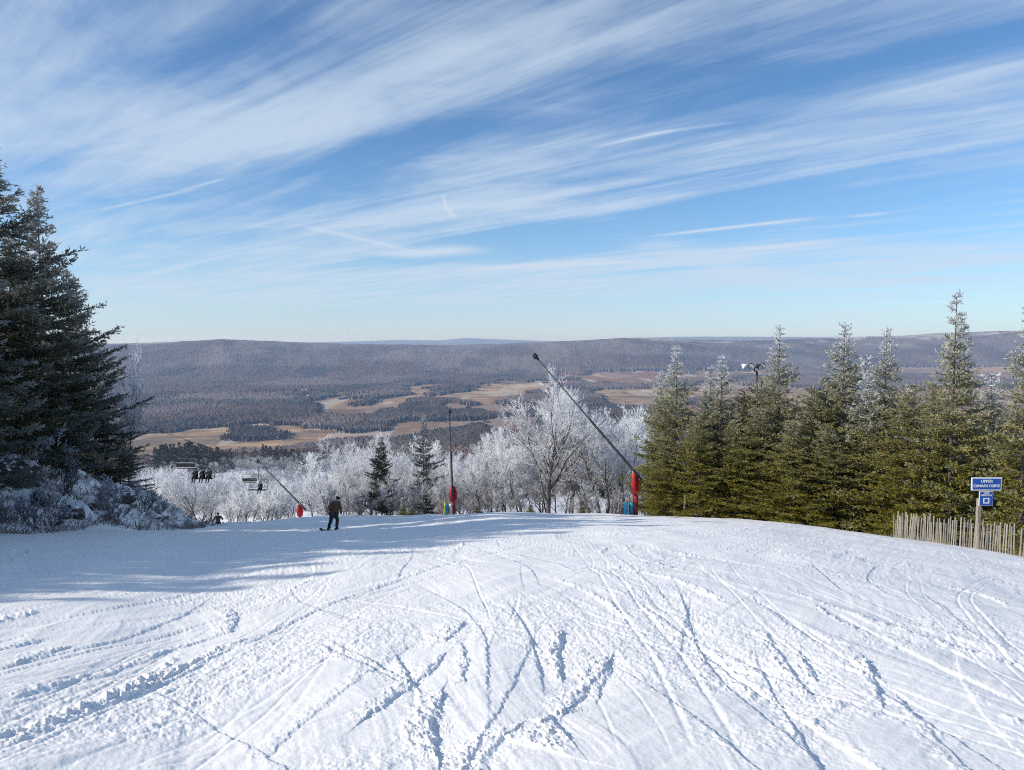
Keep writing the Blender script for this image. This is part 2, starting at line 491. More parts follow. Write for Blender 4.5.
FIELDS = [
 (0, [(110, 440), (132, 435), (158, 431), (207, 428), (242, 424), (283, 425), (328, 426), (362, 430), (356, 438), (330, 445), (303, 449), (270, 452), (220, 456), (150, 462), (100, 462)]),
 (1, [(300, 428), (362, 430), (420, 424), (470, 420), (480, 426), (430, 433), (356, 440), (318, 436)]),
 (1, [(305, 405), (318, 397), (345, 394), (372, 398), (385, 402), (362, 411), (330, 412)]),
 (0, [(336, 400), (372, 396), (385, 402), (406, 396), (408, 388), (431, 383), (450, 383), (436, 388), (423, 393), (439, 396), (459, 392), (462, 387), (482, 385), (525, 382), (560, 383), (540, 392), (505, 397), (500, 405), (472, 405), (467, 400), (436, 398), (400, 403), (362, 410), (330, 408)]),
 (1, [(470, 404), (500, 404), (530, 408), (520, 414), (478, 413)]),
 (0, [(252, 393), (276, 391), (283, 393), (262, 395)]),
 (0, [(300, 392), (318, 394), (312, 397), (298, 396)]),
 (1, [(560, 376), (600, 371), (700, 372), (760, 369), (800, 374), (700, 381), (640, 384), (580, 382)]),
 (0, [(596, 393), (620, 388), (665, 387), (700, 392), (690, 404), (650, 408), (612, 404)]),
 (0, [(700, 398), (800, 390), (900, 392), (980, 398), (960, 412), (840, 416), (740, 410)]),
 (1, [(820, 368), (900, 362), (960, 363), (1040, 362), (1060, 376), (980, 379), (900, 374), (840, 376)]),
 (0, [(960, 366), (1000, 364), (1050, 365), (1050, 371), (990, 372)]),
 (1, [(470, 418), (520, 414), (540, 420), (520, 430), (480, 428)]),
 (0, [(380, 425), (410, 420), (440, 421), (430, 428), (392, 431)]),
 (1, [(820, 396), (960, 386), (1080, 392), (1080, 420), (900, 430), (800, 418)]),
 (0, [(-80, 430), (20, 428), (60, 440), (-60, 452)]),
]
FIELDS = [(k, gpoly(p)) for k, p in FIELDS]
STANDS = [gpoly(p) for p in ([(222, 439), (224, 433), (236, 430), (262, 430), (276, 434), (278, 440), (240, 441)], [(338, 401), (341, 397), (349, 397), (350, 401)], [(358, 404), (362, 398), (380, 399), (382, 404)])]
DARKW = [gpoly(p) for p in ([(340, 424), (380, 414), (440, 409), (520, 408), (560, 414), (560, 440), (480, 446), (380, 444), (340, 436)], [(200, 418), (290, 407), (330, 405), (345, 410), (300, 420), (210, 426)], [(340, 420), (420, 412), (360, 411), (310, 420)])]

def masks(X, Y):
    r = np.hypot(X, Y)
    jit = 0.055 * r
    jx = (fbm(X / 160, Y / 160, 3, 501) - 0.5) * jit; jy = (fbm(X / 160, Y / 160, 3, 511) - 0.5) * jit * 3
    Xj, Yj = X + jx, Y + jy
    field = np.zeros(X.shape); kindv = np.zeros(X.shape)
    for k, p in FIELDS:
        m = inpoly(Xj, Yj, p); field[m] = 1; kindv[m] = k
    open_ = sstep(0.53, 0.60, fbm(X / 420 + 3, Y / 900, 4, 521)) * sstep(-0.34, -0.22, np.arctan2(X, Y)) * sstep(2300, 2700, r) * (1 - sstep(4300, 4700, r))
    below = r < foot_of(np.arctan2(X, Y)) + 150
    kindv = np.where((open_ > 0.5) & (field < 0.5), 1, kindv)
    field = np.maximum(field, (open_ > 0.5))
    st = np.zeros(X.shape, bool)
    for p in STANDS: st |= inpoly(Xj, Yj, p)
    field[st] = 0
    field = field * below
    dk = np.zeros(X.shape, bool)
    for p in DARKW: dk |= inpoly(Xj, Yj, p)
    return field, kindv, st, dk

def crowns(X, Y, cell, seed):
    gx = np.floor(X / cell); gy = np.floor(Y / cell)
    best = np.zeros(X.shape); cid = np.zeros(X.shape)
    for i in (-1, 0, 1):
        for j in (-1, 0, 1):
            a = _hash(gx + i, gy + j, seed); b = _hash(gx + i, gy + j, seed + 1); c = _hash(gx + i, gy + j, seed + 2)
            d = np.hypot(X - (gx + i + 0.15 + 0.7 * a) * cell, Y - (gy + j + 0.15 + 0.7 * b) * cell) / (cell * (0.55 + 0.3 * c))
            v = np.sqrt(np.maximum(0, 1 - d * d)) * (0.7 + 0.3 * c)
            m = v > best
            best = np.where(m, v, best); cid = np.where(m, c, cid)
    return best, cid

def far_rows(r0, r1, step=0.42):
    rows = [r0]; r = r0
    while r < r1:
        dr = r * r / (262.0 * 740) * step
        if r > 4500: dr = min(dr, 26 + (r - 4500) * 0.002)
        if r > 8000: dr = 60 + (r - 8000) * 0.05
        r += max(3.0, dr); rows.append(r)
    return np.array(rows)

def build_valley():
    ph = np.concatenate([np.linspace(-1.25, -0.70, 120)[:-1], np.arange(-0.70, 0.7001, 0.0016), np.linspace(0.70, 1.25, 120)[1:]])
    X, Y, Fc = polar_sheet(far_rows(270, 30000, 0.9), ph)
    Z = ground(X, Y) - 0.8 * (1 - sstep(270, 420, np.hypot(X, Y)))
    f, kv, st, dk = masks(X, Y)
    n1 = fbm(X / 140, Y / 420, 4, 531)[..., None]; n2 = fbm(X / 35, Y / 90, 3, 541)[..., None]
    n4 = fbm(X / 520, Y / 45 + X / 300, 4, 547)[..., None]
    tan = np.array([0.40, 0.285, 0.165]) * (0.7 + 0.6 * n1); red = np.array([0.25, 0.145, 0.092]) * (0.7 + 0.6 * n1)
    pale = np.array([0.50, 0.43, 0.34])
    c = np.where(kv[..., None] > 0.5, red * 1.0, tan)
    c = c * (0.7 + 0.6 * n2)
    k = sstep(0.50, 0.60, n4); c = c * (1 - 0.6 * k) + 0.6 * k * red
    k = sstep(0.58, 0.66, fbm(X / 300 + 40, Y / 70 - X / 500, 4, 557))[..., None]; c = c * (1 - 0.65 * k) + 0.65 * k * np.array([0.12, 0.095, 0.075])
    k = sstep(0.58, 0.66, fbm(X / 250, Y / 500, 3, 551))[..., None]
    c = c * (1 - 0.55 * k) + 0.55 * k * np.where(kv[..., None] > 0.5, np.array([0.30, 0.24, 0.2]), red)
    k = sstep(0.66, 0.70, fbm(X / 120 + 9, Y / 500, 3, 561))[..., None]
    c = c * (1 - 0.6 * k) + 0.6 * k * pale
    floor_ = np.array([0.115, 0.095, 0.08]) * (0.7 + 0.6 * n2)
    c = np.where(f[..., None] > 0.5, c, floor_)
    snowy = (1 - sstep(700, 1150, np.hypot(X, Y)))[..., None]
    c = c * (1 - snowy) + snowy * np.array([0.6, 0.62, 0.66])
    V = np.stack([X.ravel(), Y.ravel(), Z.ravel()], 1)
    o = link('valley_ground', mesh_np('valley_ground', V, Fc, M_SOIL, c.reshape(-1, 3), True)); o['kind'] = 'structure'
    o['label'] = 'wide valley floor of tan fields and russet marsh rising to wooded ridges'
    # canopy of the bare woods: bumpy sheet only where the woods stand
    ph = np.concatenate([np.linspace(-1.0, -0.66, 150)[:-1], np.arange(-0.66, 0.6601, 0.00085), np.linspace(0.66, 1.0, 150)[1:]])
    X, Y, Fc = polar_sheet(far_rows(380, 10800, 0.62), ph)
    r = np.hypot(X, Y)
    X = X + (RNG.random(X.shape) - 0.5) * 0.0006 * r; Y = Y + (RNG.random(X.shape) - 0.5) * 6.0
    gj = np.random.default_rng(3)
    f, kv, st, dk = masks(X + gj.normal(0, 5, X.shape), Y + gj.normal(0, 16, X.shape))
    wood = (f < 0.5) & ~((r < 900) & (np.arctan2(X, Y) < phi_of(480)))
    con = sstep(0.57, 0.66, fbm(X / 260, Y / 420, 4, 571)) * sstep(1500, 2000, r) * (1 - 0.75 * sstep(5000, 6000, r))
    con = np.maximum(con, st * 1.0); con = np.maximum(con, dk * 0.6 * sstep(0.30, 0.55, fbm(X / 60, Y / 130, 3, 581)))
    clump = fbm(X / 16.0, Y / 34.0, 3, 591)
    nearw = 1 - sstep(1300, 2200, r)
    farw = sstep(3800, 5200, r)
    h = 6.0 + 2.6 * RNG.random(X.shape) ** 2 * (0.5 + 0.9 * clump) + 5 * clump
    con = con * 0.55
    h = h * (1 + 0.30 * con * (RNG.random(X.shape) > 0.45))
    gap = RNG.random(X.shape) < 0.035
    h = np.where(gap, h * 0.35, h)
    h = h * (1 - farw) + farw * (7 + 4.5 * RNG.random(X.shape) + 9 * fbm(X / 70, Y / 160, 3, 595))
    dome, cid = crowns(X, Y, 9.0, 21)
    hn = 3.0 + (5.0 + 4.5 * cid) * dome + 1.2 * RNG.random(X.shape) * dome
    h = h * (1 - nearw) + hn * nearw
    h = np.where(wood, h, -1.5)
    Z = ground(X, Y) + h
    n1 = fbm(X / 300, Y / 700, 4, 601)[..., None]; n3 = (RNG.random(X.shape) * (1 - 0.6 * nearw) + 0.6 * nearw * cid)[..., None]
    brown = np.array([0.125, 0.092, 0.072]); grey = np.array([0.140, 0.119, 0.106]); dark = np.array([0.024, 0.033, 0.023])
    n5 = sstep(0.35, 0.65, fbm(X / 420 + 8, Y / 520, 5, 603))[..., None]
    c = brown * (1 - n1) + grey * n1
    c = c * (0.72 + 0.55 * n5) * (1 + np.array([0.10, 0.0, -0.06]) * (1 - n5))
    c = c * (0.78 + 0.44 * n3)
    cc = con[..., None]
    c = c * (1 - cc) + cc * dark * (0.8 + 0.4 * n3)
    rime = (1 - sstep(450, 1000, r)) * (0.25 + 0.6 * sstep(0.3, 0.9, cid)) * (0.4 + 0.6 * dome)
    hi = np.clip((Z + 120) / 90, 0, 1) * sstep(6800, 7400, r) * sstep(0.50, 0.64, fbm(X / 500, Y / 500, 4, 611)) * 0.55
    rime = np.maximum(rime, hi)[..., None] * (0.5 + 0.5 * n3)
    c = c * (1 - rime) + rime * np.array([0.62, 0.63, 0.66])
    w = wood.ravel(); keep = w[Fc].any(axis=1)
    Fc = Fc[keep]
    used = np.unique(Fc); remap = np.zeros(X.size, np.int64); remap[used] = np.arange(len(used))
    V = np.stack([X.ravel(), Y.ravel(), Z.ravel()], 1)[used]
    o = link('valley_forest', mesh_np('valley_forest', V, remap[Fc], M_CANOPY, c.reshape(-1, 3)[used], True))
    tag(o, 'grey brown leafless forest covering the valley floor and far ridges', 'forest', kind='stuff')
build_valley()
# ------------------------------------------------------------------ conifers
def unit(v): return v / (np.linalg.norm(v, axis=-1, keepdims=True) + 1e-9)

def tufts(P, D, ln, wd, rng):
    """leaf-sized kites of needles starting at P pointing along D"""
    n = len(P); D = unit(D)
    R = unit(np.cross(D, rng.normal(size=(n, 3))))
    ln = ln[:, None]; wd = wd[:, None]
    V = np.stack([P, P + D * ln * 0.45 + R * wd, P + D * ln, P + D * ln * 0.45 - R * wd], 1).reshape(-1, 3)
    i = np.arange(n)[:, None] * 4 + np.arange(4)[None]
    return V, i

def prisms(P0, P1, r0, r1, sides=3):
    P0 = np.asarray(P0, float); P1 = np.asarray(P1, float); n = len(P0)
    T = unit(P1 - P0); ref = np.where(np.abs(T[:, 2:3]) > 0.9, [[1.0, 0, 0]], [[0, 0, 1.0]])
    A = unit(np.cross(T, ref)); B = np.cross(T, A)
    an = np.arange(sides) * 2 * PI / sides
    ring = A[:, None] * np.cos(an)[None, :, None] + B[:, None] * np.sin(an)[None, :, None]
    V = np.concatenate([P0[:, None] + ring * np.asarray(r0)[:, None, None], P1[:, None] + ring * np.asarray(r1)[:, None, None]], 1)
    k = np.arange(sides); k2 = (k + 1) % sides
    f = np.stack([k, k2, k2 + sides, k + sides], 1)
    Fc = (np.arange(n)[:, None, None] * 2 * sides + f[None]).reshape(-1, 4)
    return V.reshape(-1, 3), Fc

def spruce_meshes(name, H=10.0, R=2.2, seed=1, frost=0.4, green=(0.20, 0.178, 0.018), droop=-0.12, per=0.34, dense=1.0, power=0.8, low=0.03, rag=0.3, leader=0.9, big=1.0, rime=(0.62, 0.65, 0.68), tip=0.35):
    rng = np.random.default_rng(seed)
    hs = []; h = H * low
    while h < H - leader:
        n = rng.integers(4, 7)
        for k in range(n): hs.append((h + rng.normal(0, per * 0.25), rng.uniform(0, 2 * PI)))
        h += per * rng.uniform(0.7, 1.25) * (1.0 - 0.45 * h / H)
    while h < H - 0.15:
        for k in range(4): hs.append((h, rng.uniform(0, 2 * PI)))
        h += 0.24
    hs = np.array(hs); h = hs[:, 0]; az = hs[:, 1]; nb = len(h)
    t = np.clip(h / H, 0, 1)
    side = 1 + 0.18 * np.sin(az + seed) + 0.12 * np.sin(2 * az + 3 * seed)
    L = R * (1 - t) ** power * (0.68 + 0.32 * sstep(0.03, 0.45, 1 - t)) * np.clip(rng.normal(1, rag, nb), 0.35, 1.7) * side * (0.62 + 0.38 * sstep(0, 0.18, t)) + 0.06
    slope = droop * (1 - t) * 1.3 + 0.55 * t ** 2 + rng.normal(0, 0.10, nb)
    curve = 0.10 + 0.16 * (1 - t) + rng.normal(0, 0.05, nb)
    bend = rng.normal(0, 0.16, nb)
    def pt(s, i):
        a = az[i] + bend[i] * s
        rr = L[i] * s
        return np.stack([rr * np.cos(a), rr * np.sin(a), h[i] + L[i] * (slope[i] * s + curve[i] * s * s * 0.9)], -1)
    # side twigs along every branch
    P = []; D = []; ln = []; wd = []; fr = []; shade = []
    woodA = []; woodB = []; wr = []
    for step in range(int(5)):
        s0, s1 = step / 5, (step + 1) / 5
        i = np.arange(nb)
        woodA.append(pt(np.full(nb, s0), i)); woodB.append(pt(np.full(nb, s1), i)); wr.append(0.006 + 0.008 * L * (1 - s0))
    K = np.maximum(4, (L / 0.085 * dense)).astype(int)
    bi = np.repeat(np.arange(nb), K)
    s = np.clip(rng.random(len(bi)) ** 0.75, 0.06, 1.0)
    base = pt(s, bi); ahead = unit(pt(np.minimum(s + 0.05, 1.05), bi) - pt(np.maximum(s - 0.05, 0), bi))
    up = np.array([0, 0, 1.0]); lat = unit(np.cross(ahead, up))
    sg = rng.choice([-1.0, 1.0], len(bi))[:, None]
    ang = rng.uniform(0.5, 1.1, len(bi))[:, None]
    tdir = unit(ahead * np.cos(ang) + lat * sg * np.sin(ang) + up * rng.normal(0.0, 0.16, len(bi))[:, None])
    tl = np.clip((0.20 + 0.34 * L[bi] * (1 - s)) * rng.uniform(0.6, 1.2, len(bi)), 0.10, 0.75)
    J = np.maximum(2, (tl / 0.055 * min(1.0, dense * 1.2))).astype(int)
    ti = np.repeat(np.arange(len(bi)), J)
    u = rng.random(len(ti))
    p = base[ti] + tdir[ti] * (tl[ti] * u)[:, None] + up * (-0.10 * tl[ti] * u * u)[:, None]
    d = unit(tdir[ti] + rng.normal(0, 0.42, (len(ti), 3)) + up * 0.10)
    out = s[ti] + (1 - s[ti]) * u * 0.5
    P.append(p); D.append(d); ln.append(rng.uniform(0.11, 0.23, len(ti)) * big); wd.append(rng.uniform(0.016, 0.034, len(ti)) * big)
    ft = frost * (0.02 + 1.9 * t[bi][ti] ** 3.2) + tip * frost * (out ** 5) + rng.normal(0, 0.10, len(ti)) * frost
    fr.append(ft); shade.append(rng.uniform(0.7, 1.25, len(ti)))
    # along the branch itself
    Kb = np.maximum(4, (L / 0.07 * dense)).astype(int); bj = np.repeat(np.arange(nb), Kb)
    sb = rng.random(len(bj)); pb = pt(sb, bj); ab = unit(pt(np.minimum(sb + .05, 1.05), bj) - pt(np.maximum(sb - .05, 0), bj))
    P.append(pb); D.append(unit(ab + rng.normal(0, 0.45, pb.shape))); ln.append(rng.uniform(0.10, 0.20, len(bj)) * big); wd.append(rng.uniform(0.020, 0.038, len(bj)) * big)
    fr.append(frost * (0.02 + 1.9 * t[bj] ** 3.2 + tip * sb ** 4) + rng.normal(0, 0.15, len(bj)) * frost); shade.append(rng.uniform(0.55, 1.3, len(bj)))
    # the leader
    nl = int(34 * leader / 0.9); zl = H - leader * 1.1 + rng.random(nl) * leader * 1.1
    pl = np.stack([rng.normal(0, 0.012, nl), rng.normal(0, 0.012, nl), zl], 1)
    P.append(pl); D.append(np.stack([rng.normal(0, 0.5, nl), rng.normal(0, 0.5, nl), np.full(nl, 0.7)], 1)); ln.append(rng.uniform(0.08, 0.16, nl)); wd.append(np.full(nl, 0.022))
    fr.append(frost * 1.9 + rng.normal(0, 0.1, nl)); shade.append(np.ones(nl))
    P = np.concatenate(P); D = np.concatenate(D); ln = np.concatenate(ln); wd = np.concatenate(wd)
    fr = np.clip(np.concatenate(fr), 0, 0.95)[:, None]; sh = np.concatenate(shade)[:, None]
    V, Fc = tufts(P, D, ln, wd, rng)
    g = np.array(green)[None] * sh * (1 + rng.normal(0, 0.10, (len(P), 3)))
    c = np.clip(g * (1 - fr) + np.array(rime)[None] * fr, 0, 1)
    crown = mesh_np(name + '_crown', V, Fc, M_NEEDLE, np.repeat(c, 4, 0))
    A = np.concatenate(woodA); Bp = np.concatenate(woodB); r = np.concatenate(wr)
    zs = np.linspace(-0.5, H, 12); w = 0.012 + 0.010 * H * (1 - np.clip(zs, 0, H) / H)
    bx = 0.02 * np.sin(zs * 0.8 + seed)
    TA = np.stack([bx[:-1], bx[:-1] * 0.6, zs[:-1]], 1); TB = np.stack([bx[1:], bx[1:] * 0.6, zs[1:]], 1)
    Vt, Ft = prisms(TA, TB, w[:-1], w[1:], 8)
    Vb, Fb = prisms(A, Bp, r, r * 0.8, 3)
    trunk = mesh_np(name + '_trunk', np.concatenate([Vt, Vb]), np.concatenate([Ft, Fb + len(Vt)]), M_BARK)
    return trunk, crown

def tree_thing(kind, trunk, crown, label, cat, loc, rz, sc, group=None):
    o = thing(kind, label, cat, loc, rz, group)
    o.scale = sc if hasattr(sc, '__len__') else (sc,) * 3
    link('trunk', trunk, o); link('crown', crown, o)
    return o

# ------------------------------------------------------------------ rime-covered broadleaf trees
def broadleaf_meshes(name, H=10.0, seed=1, trunk_h=0.3, spread=0.42, stems=1, limb=8, white=1.0, dens=1.0, wood_r=0.012, crooked=0.18, twig=(0.86, 0.87, 0.89), brown=(0.22, 0.19, 0.175), fan=1.0, tw=0.011, tl=0.66):
    rng = random.Random(seed)
    segs = []      # p0, p1, r0, r1, level
    def rv(s): return Vector((rng.gauss(0, s), rng.gauss(0, s), rng.gauss(0, s)))
    def grow(p, d, L, r, lev, n):
        pts = [p.copy()]; q = p.copy(); dd = d.normalized()
        for k in range(n):
            dd = (dd + rv(crooked * (0.6 if lev == 0 else 1.0)) + Vector((0, 0, 0.16 if lev else 0.05))).normalized()
            q2 = q + dd * (L / n)
            ra = r * (1 - 0.72 * k / n); rb = r * (1 - 0.72 * (k + 1) / n)
            segs.append((q.copy(), q2.copy(), ra, rb, lev)); q = q2; pts.append(q.copy())
        return pts, dd
    def along(pts, u):
        f = u * (len(pts) - 1); i = min(int(f), len(pts) - 2)
        return pts[i].lerp(pts[i + 1], f - i), (pts[i + 1] - pts[i]).normalized()
    def around(d, ang):
        a = d.cross(Vector((rng.gauss(0, 1), rng.gauss(0, 1), rng.gauss(0, 1)))).normalized()
        return (d * math.cos(ang) + a * math.sin(ang)).normalized()
    for st in range(stems):
        lean = Vector((rng.gauss(0, 0.05 if stems == 1 else 0.28), rng.gauss(0, 0.05 if stems == 1 else 0.28), 1))
        off = Vector((rng.gauss(0, 0.12), rng.gauss(0, 0.12), -0.5)) if stems > 1 else Vector((0, 0, -0.5))
        TL = H * (tl if stems == 1 else rng.uniform(0.6, 0.85)); r = wood_r * H * (1 if stems == 1 else 0.5)
        tp, td = grow(off, lean, TL + 0.5, r, 0, 9)
        nl = limb if stems == 1 else max(3, limb // 2)
        for i in range(nl):
            u = trunk_h + (1 - trunk_h) * (i + rng.random()) / nl
            p, d = along(tp, min(u, 0.99))
            Ll = H * spread * (1.0 - 0.22 * u) * rng.uniform(0.75, 1.2)
            lp, ld = grow(p, around(d, rng.uniform(0.45, 0.95) * fan), Ll, r * (1 - 0.7 * u) * 0.62, 1, 6)
            for j in range(int(7 * dens)):
                v = rng.uniform(0.18, 1.0); p2, d2 = along(lp, v)
                bp, bd = grow(p2, around(d2, rng.uniform(0.35, 0.85)), Ll * rng.uniform(0.25, 0.48) * (1.15 - 0.5 * v), r * 0.16, 2, 4)
                for k in range(int(7 * dens)):
                    w = rng.uniform(0.12, 1.0); p3, d3 = along(bp, w)
                    cp, cd_ = grow(p3, around(d3, rng.uniform(0.3, 0.9)), H * rng.uniform(0.035, 0.085), r * 0.06, 3, 2)
                    for m in range(3):
                        p4, d4 = along(cp, rng.uniform(0.2, 1.0))
                        L4 = H * rng.uniform(0.012, 0.035)
                        q4 = p4 + around(d4, rng.uniform(0.3, 1.0)) * L4
                        segs.append((p4, q4, 0, 0, 4))
    lev = np.array([s[4] for s in segs]); A = np.array([tuple(s[0]) for s in segs]); B = np.array([tuple(s[1]) for s in segs])
    r0 = np.array([s[2] for s in segs]); r1 = np.array([s[3] for s in segs])
    kz = H / max(A[:, 2].max(), B[:, 2].max()); A *= kz; B *= kz
    wood = lev <= 2; rg = np.random.default_rng(seed)
    Vt, Ft = prisms(A[wood & (lev < 2)], B[wood & (lev < 2)], r0[wood & (lev < 2)], r1[wood & (lev < 2)], 6)
    trunk = mesh_np(name + '_trunk', Vt, Ft, M_BARK, smooth=True)
    tw2 = lev >= 2
    k = lev[tw2]; a = A[tw2]; b = B[tw2]
    ra = np.where(k == 2, np.maximum(r0[tw2], tw * 1.1), np.where(k == 3, tw * 1.15, tw)); rb = np.where(k == 2, np.maximum(r1[tw2], tw), np.where(k == 3, tw, tw * 0.55))
    V, Fc = prisms(a, b, ra * rg.uniform(0.75, 1.3, len(ra)), rb, 3)
    zf = np.clip((a[:, 2] / H - 0.15) / 0.6, 0, 1)
    wh = white * (0.16 + 0.84 * zf) * np.where(k == 2, 0.55, np.where(k == 3, 0.85, 1.0)) + rg.normal(0, 0.10, len(k))
    wh = np.clip(wh, 0, 1)[:, None]
    c = np.array(brown)[None] * rg.uniform(0.7, 1.3, (len(k), 1)) * (1 - wh) + np.array(twig)[None] * wh
    crown = mesh_np(name + '_crown', V, Fc, M_RIME, np.repeat(c, 6, 0))
    return trunk, crown

# right-hand spruces -------------------------------------------------
SP = [spruce_meshes('spruce%d' % i, 10.0, 2.55 + 0.2 * (i % 3), 20 + i, per=0.27, frost=0.52, tip=0.30, rag=0.26, leader=1.25, power=(0.92, 0.85, 0.98, 0.88)[i % 4]) for i in range(5)]
SG = [spruce_meshes('green_spruce%d' % i, 10.0, 2.6 + 0.2 * i, 30 + i, per=0.25, frost=0.16, tip=0.3, rag=0.3, leader=0.9, power=(0.72, 0.8, 0.66)[i]) for i in range(3)]
def stand(px, ytop, Y, dz=-0.15):
    top = at(px, ytop, Y); g = gz(top.x, Y)
    return (top.x, Y, g + dz), top.z - g - dz
RIGHT = [
 (677, 347, 45, 0, 0.92, 'frost tipped spruce standing first in the row, right beside the slanting snow gun'),
 (661, 371, 46.5, 1, 0.80, 'short slim spruce peeping out just left of the first spruce in the row'),
 (722, 356, 44, 2, 0.95, 'spruce with a bare white leader, second tall one right of the slanting snow gun'),
 (711, 366, 46, 3, 0.80, 'spruce with twin whitened tips pressed against the second tall spruce'),
 (744, 388, 43.5, 4, 1.15, 'low broad spruce below the floodlight pole'),
 (780, 326, 42, 0, 0.82, 'tall spruce with a thin white spire just right of the floodlight pole'),
 (812, 385, 41, 3, 1.10, 'short bushy spruce filling the gap right of the spire by the floodlights'),
 (845, 322, 40, 1, 0.88, 'tall pointed spruce in the middle of the right hand row with whitened upper branches'),
 (826, 378, 43, 2, 0.9, 'spruce half hidden behind the middle spire of the right hand row'),
 (868, 372, 38.5, 4, 1.0, 'green bushy spruce in front of the gap between two tall spires'),
 (887, 328, 39, 2, 0.74, 'slender spruce with a frosted tip left of the tallest one by the trail sign'),
 (915, 385, 36, 0, 1.1, 'low wide spruce right behind the first pickets of the fence'),
 (957, 292, 34, 3, 0.78, 'tallest spruce of the right hand row, frosted crown above the trail sign'),
 (935, 400, 35, 1, 1.0, 'short dark spruce at the foot of the tallest one'),
 (988, 420, 38, 4, 0.95, 'small spruce between the trail sign and the tree cut by the right edge'),
 (1030, 306, 31.5, 2, 0.80, 'spruce cut off by the right edge of the picture behind the fence'),
 (1075, 330, 31, 0, 0.9, 'spruce just beyond the right edge past the fence'),
 (666, 440, 44.4, 2, 0.9, 'low spruce skirt beside the red padded snow gun mast'),
 (700, 412, 42.8, 4, 1.15, 'low spruce in front of the gap between the first two tall spruces'),
 (793, 420, 39.6, 1, 1.2, 'low bushy spruce at the snow edge below the thin white spire'),
 (762, 378, 46.0, 0, 1.2, 'spruce in the second rank directly in front of the floodlight pole foot'),
 (866, 356, 42.5, 0, 1.1, 'spruce in the second rank right of the middle spire'),
 (992, 372, 36.5, 1, 1.2, 'spruce in the second rank behind the trail sign'),
 (735, 420, 42.4, 2, 1.2, 'low green spruce at the snow edge below the second tall spruce'),
 (830, 428, 38.6, 3, 1.2, 'low green spruce at the snow edge below the middle spire'),
 (760, 408, 41.5, 3, 1.1, 'stubby green spruce at the snow edge between floodlight pole and white spire'),
]
for i, (px, yt, Y, v, fat, lab) in enumerate(RIGHT):
    loc, H = stand(px, yt, Y)
    s = H / 10.0
    wv = fat * (0.72 + 0.28 / max(s, 0.3)) if s < 1 else fat
    src = SG[i % 3] if yt > 376 else SP[v]
    tree_thing('spruce_tree', src[0], src[1], lab, 'spruce', loc, 1.3 * i + 0.4, (s * wv, s * wv, s), 'spruces along the right edge of the run')

# left-hand tall spruces --------------------------------------------
SHADED_GREEN = (0.050, 0.056, 0.022)  # needle green darkened, with the shade on the left bank put into the colour
LS = [spruce_meshes('tall_spruce%d' % i, 14.0, 3.5, 60 + i, frost=0.27, green=SHADED_GREEN, droop=-0.10, per=0.42, dense=1.05, big=1.2, power=0.80, rag=0.38, leader=1.6, rime=(0.62, 0.62, 0.62), tip=1.3, low=0.05) for i in range(3)]
LEFT = [
 (-12, 146, 32, 0, 1.1, 'tall dark spruce cut by the left edge of the picture'),
 (37, 186, 38, 1, 0.85, 'tall dark spruce with a thin bare spire on the left bank'),
 (66, 268, 42, 2, 0.9, 'dark spruce with long flat boughs right of the thin spire on the left bank'),
 (92, 352, 46, 0, 1.1, 'lower dark spruce at the right end of the left bank'),
 (14, 330, 33.5, 2, 0.95, 'smaller dark spruce standing in front of the tall spire on the left bank'),
 (118, 420, 49, 1, 1.3, 'small spruce last in the row where the left bank ends'),
 (-80, 120, 24, 1, 1.0, 'tall spruce beyond the left edge of the picture'),
 (58, 388, 38.5, 0, 1.2, 'half grown spruce on the bank below the long flat boughs'),
 (8, 230, 43, 0, 1.0, 'dark spruce deep in the left wood behind the spire'),
]
for i, (px, yt, Y, v, fat, lab) in enumerate(LEFT):
    loc, H = stand(px, yt, Y)
    s = H / 14.0
    tree_thing('spruce_tree', LS[v][0], LS[v][1], lab, 'spruce', loc, 2.1 * i + 1.0, (s * fat, s * fat, s), 'tall spruces on the left bank')
# the wood goes on behind them; it throws the long shade over the run
rr = random.Random(5)
for i in range(26):
    X = rr.uniform(-46, -25.5); Y = rr.uniform(13, 62)
    if X / Y > -0.62 and Y < 50: X = -0.75 * Y
    if Y > 50: X = min(X, -38)
    dup_src = LS[i % 3]
    s = rr.uniform(0.8, 1.12)
    tree_thing('spruce_tree', dup_src[0], dup_src[1], 'spruce deep in the shaded wood on the left bank', 'spruce', (X, Y, gz(X, Y) - 0.2), rr.uniform(0, 6), (s, s, s), 'spruces of the wood behind the left bank')

for i in range(20):
    Y = 5.0 + 0.95 * i; X = -24.0 - rr.uniform(0, 3.5); s = 0.52 + 0.020 * i + rr.uniform(-.05, .05); v = LS[i % 3]
    tree_thing('spruce_tree', v[0], v[1], 'spruce on the left bank nearer the camera than the picture shows', 'spruce', (X, Y, gz(X, Y) - 0.2), rr.uniform(0, 6), (s * 1.2, s * 1.2, s), 'spruces of the wood behind the left bank')
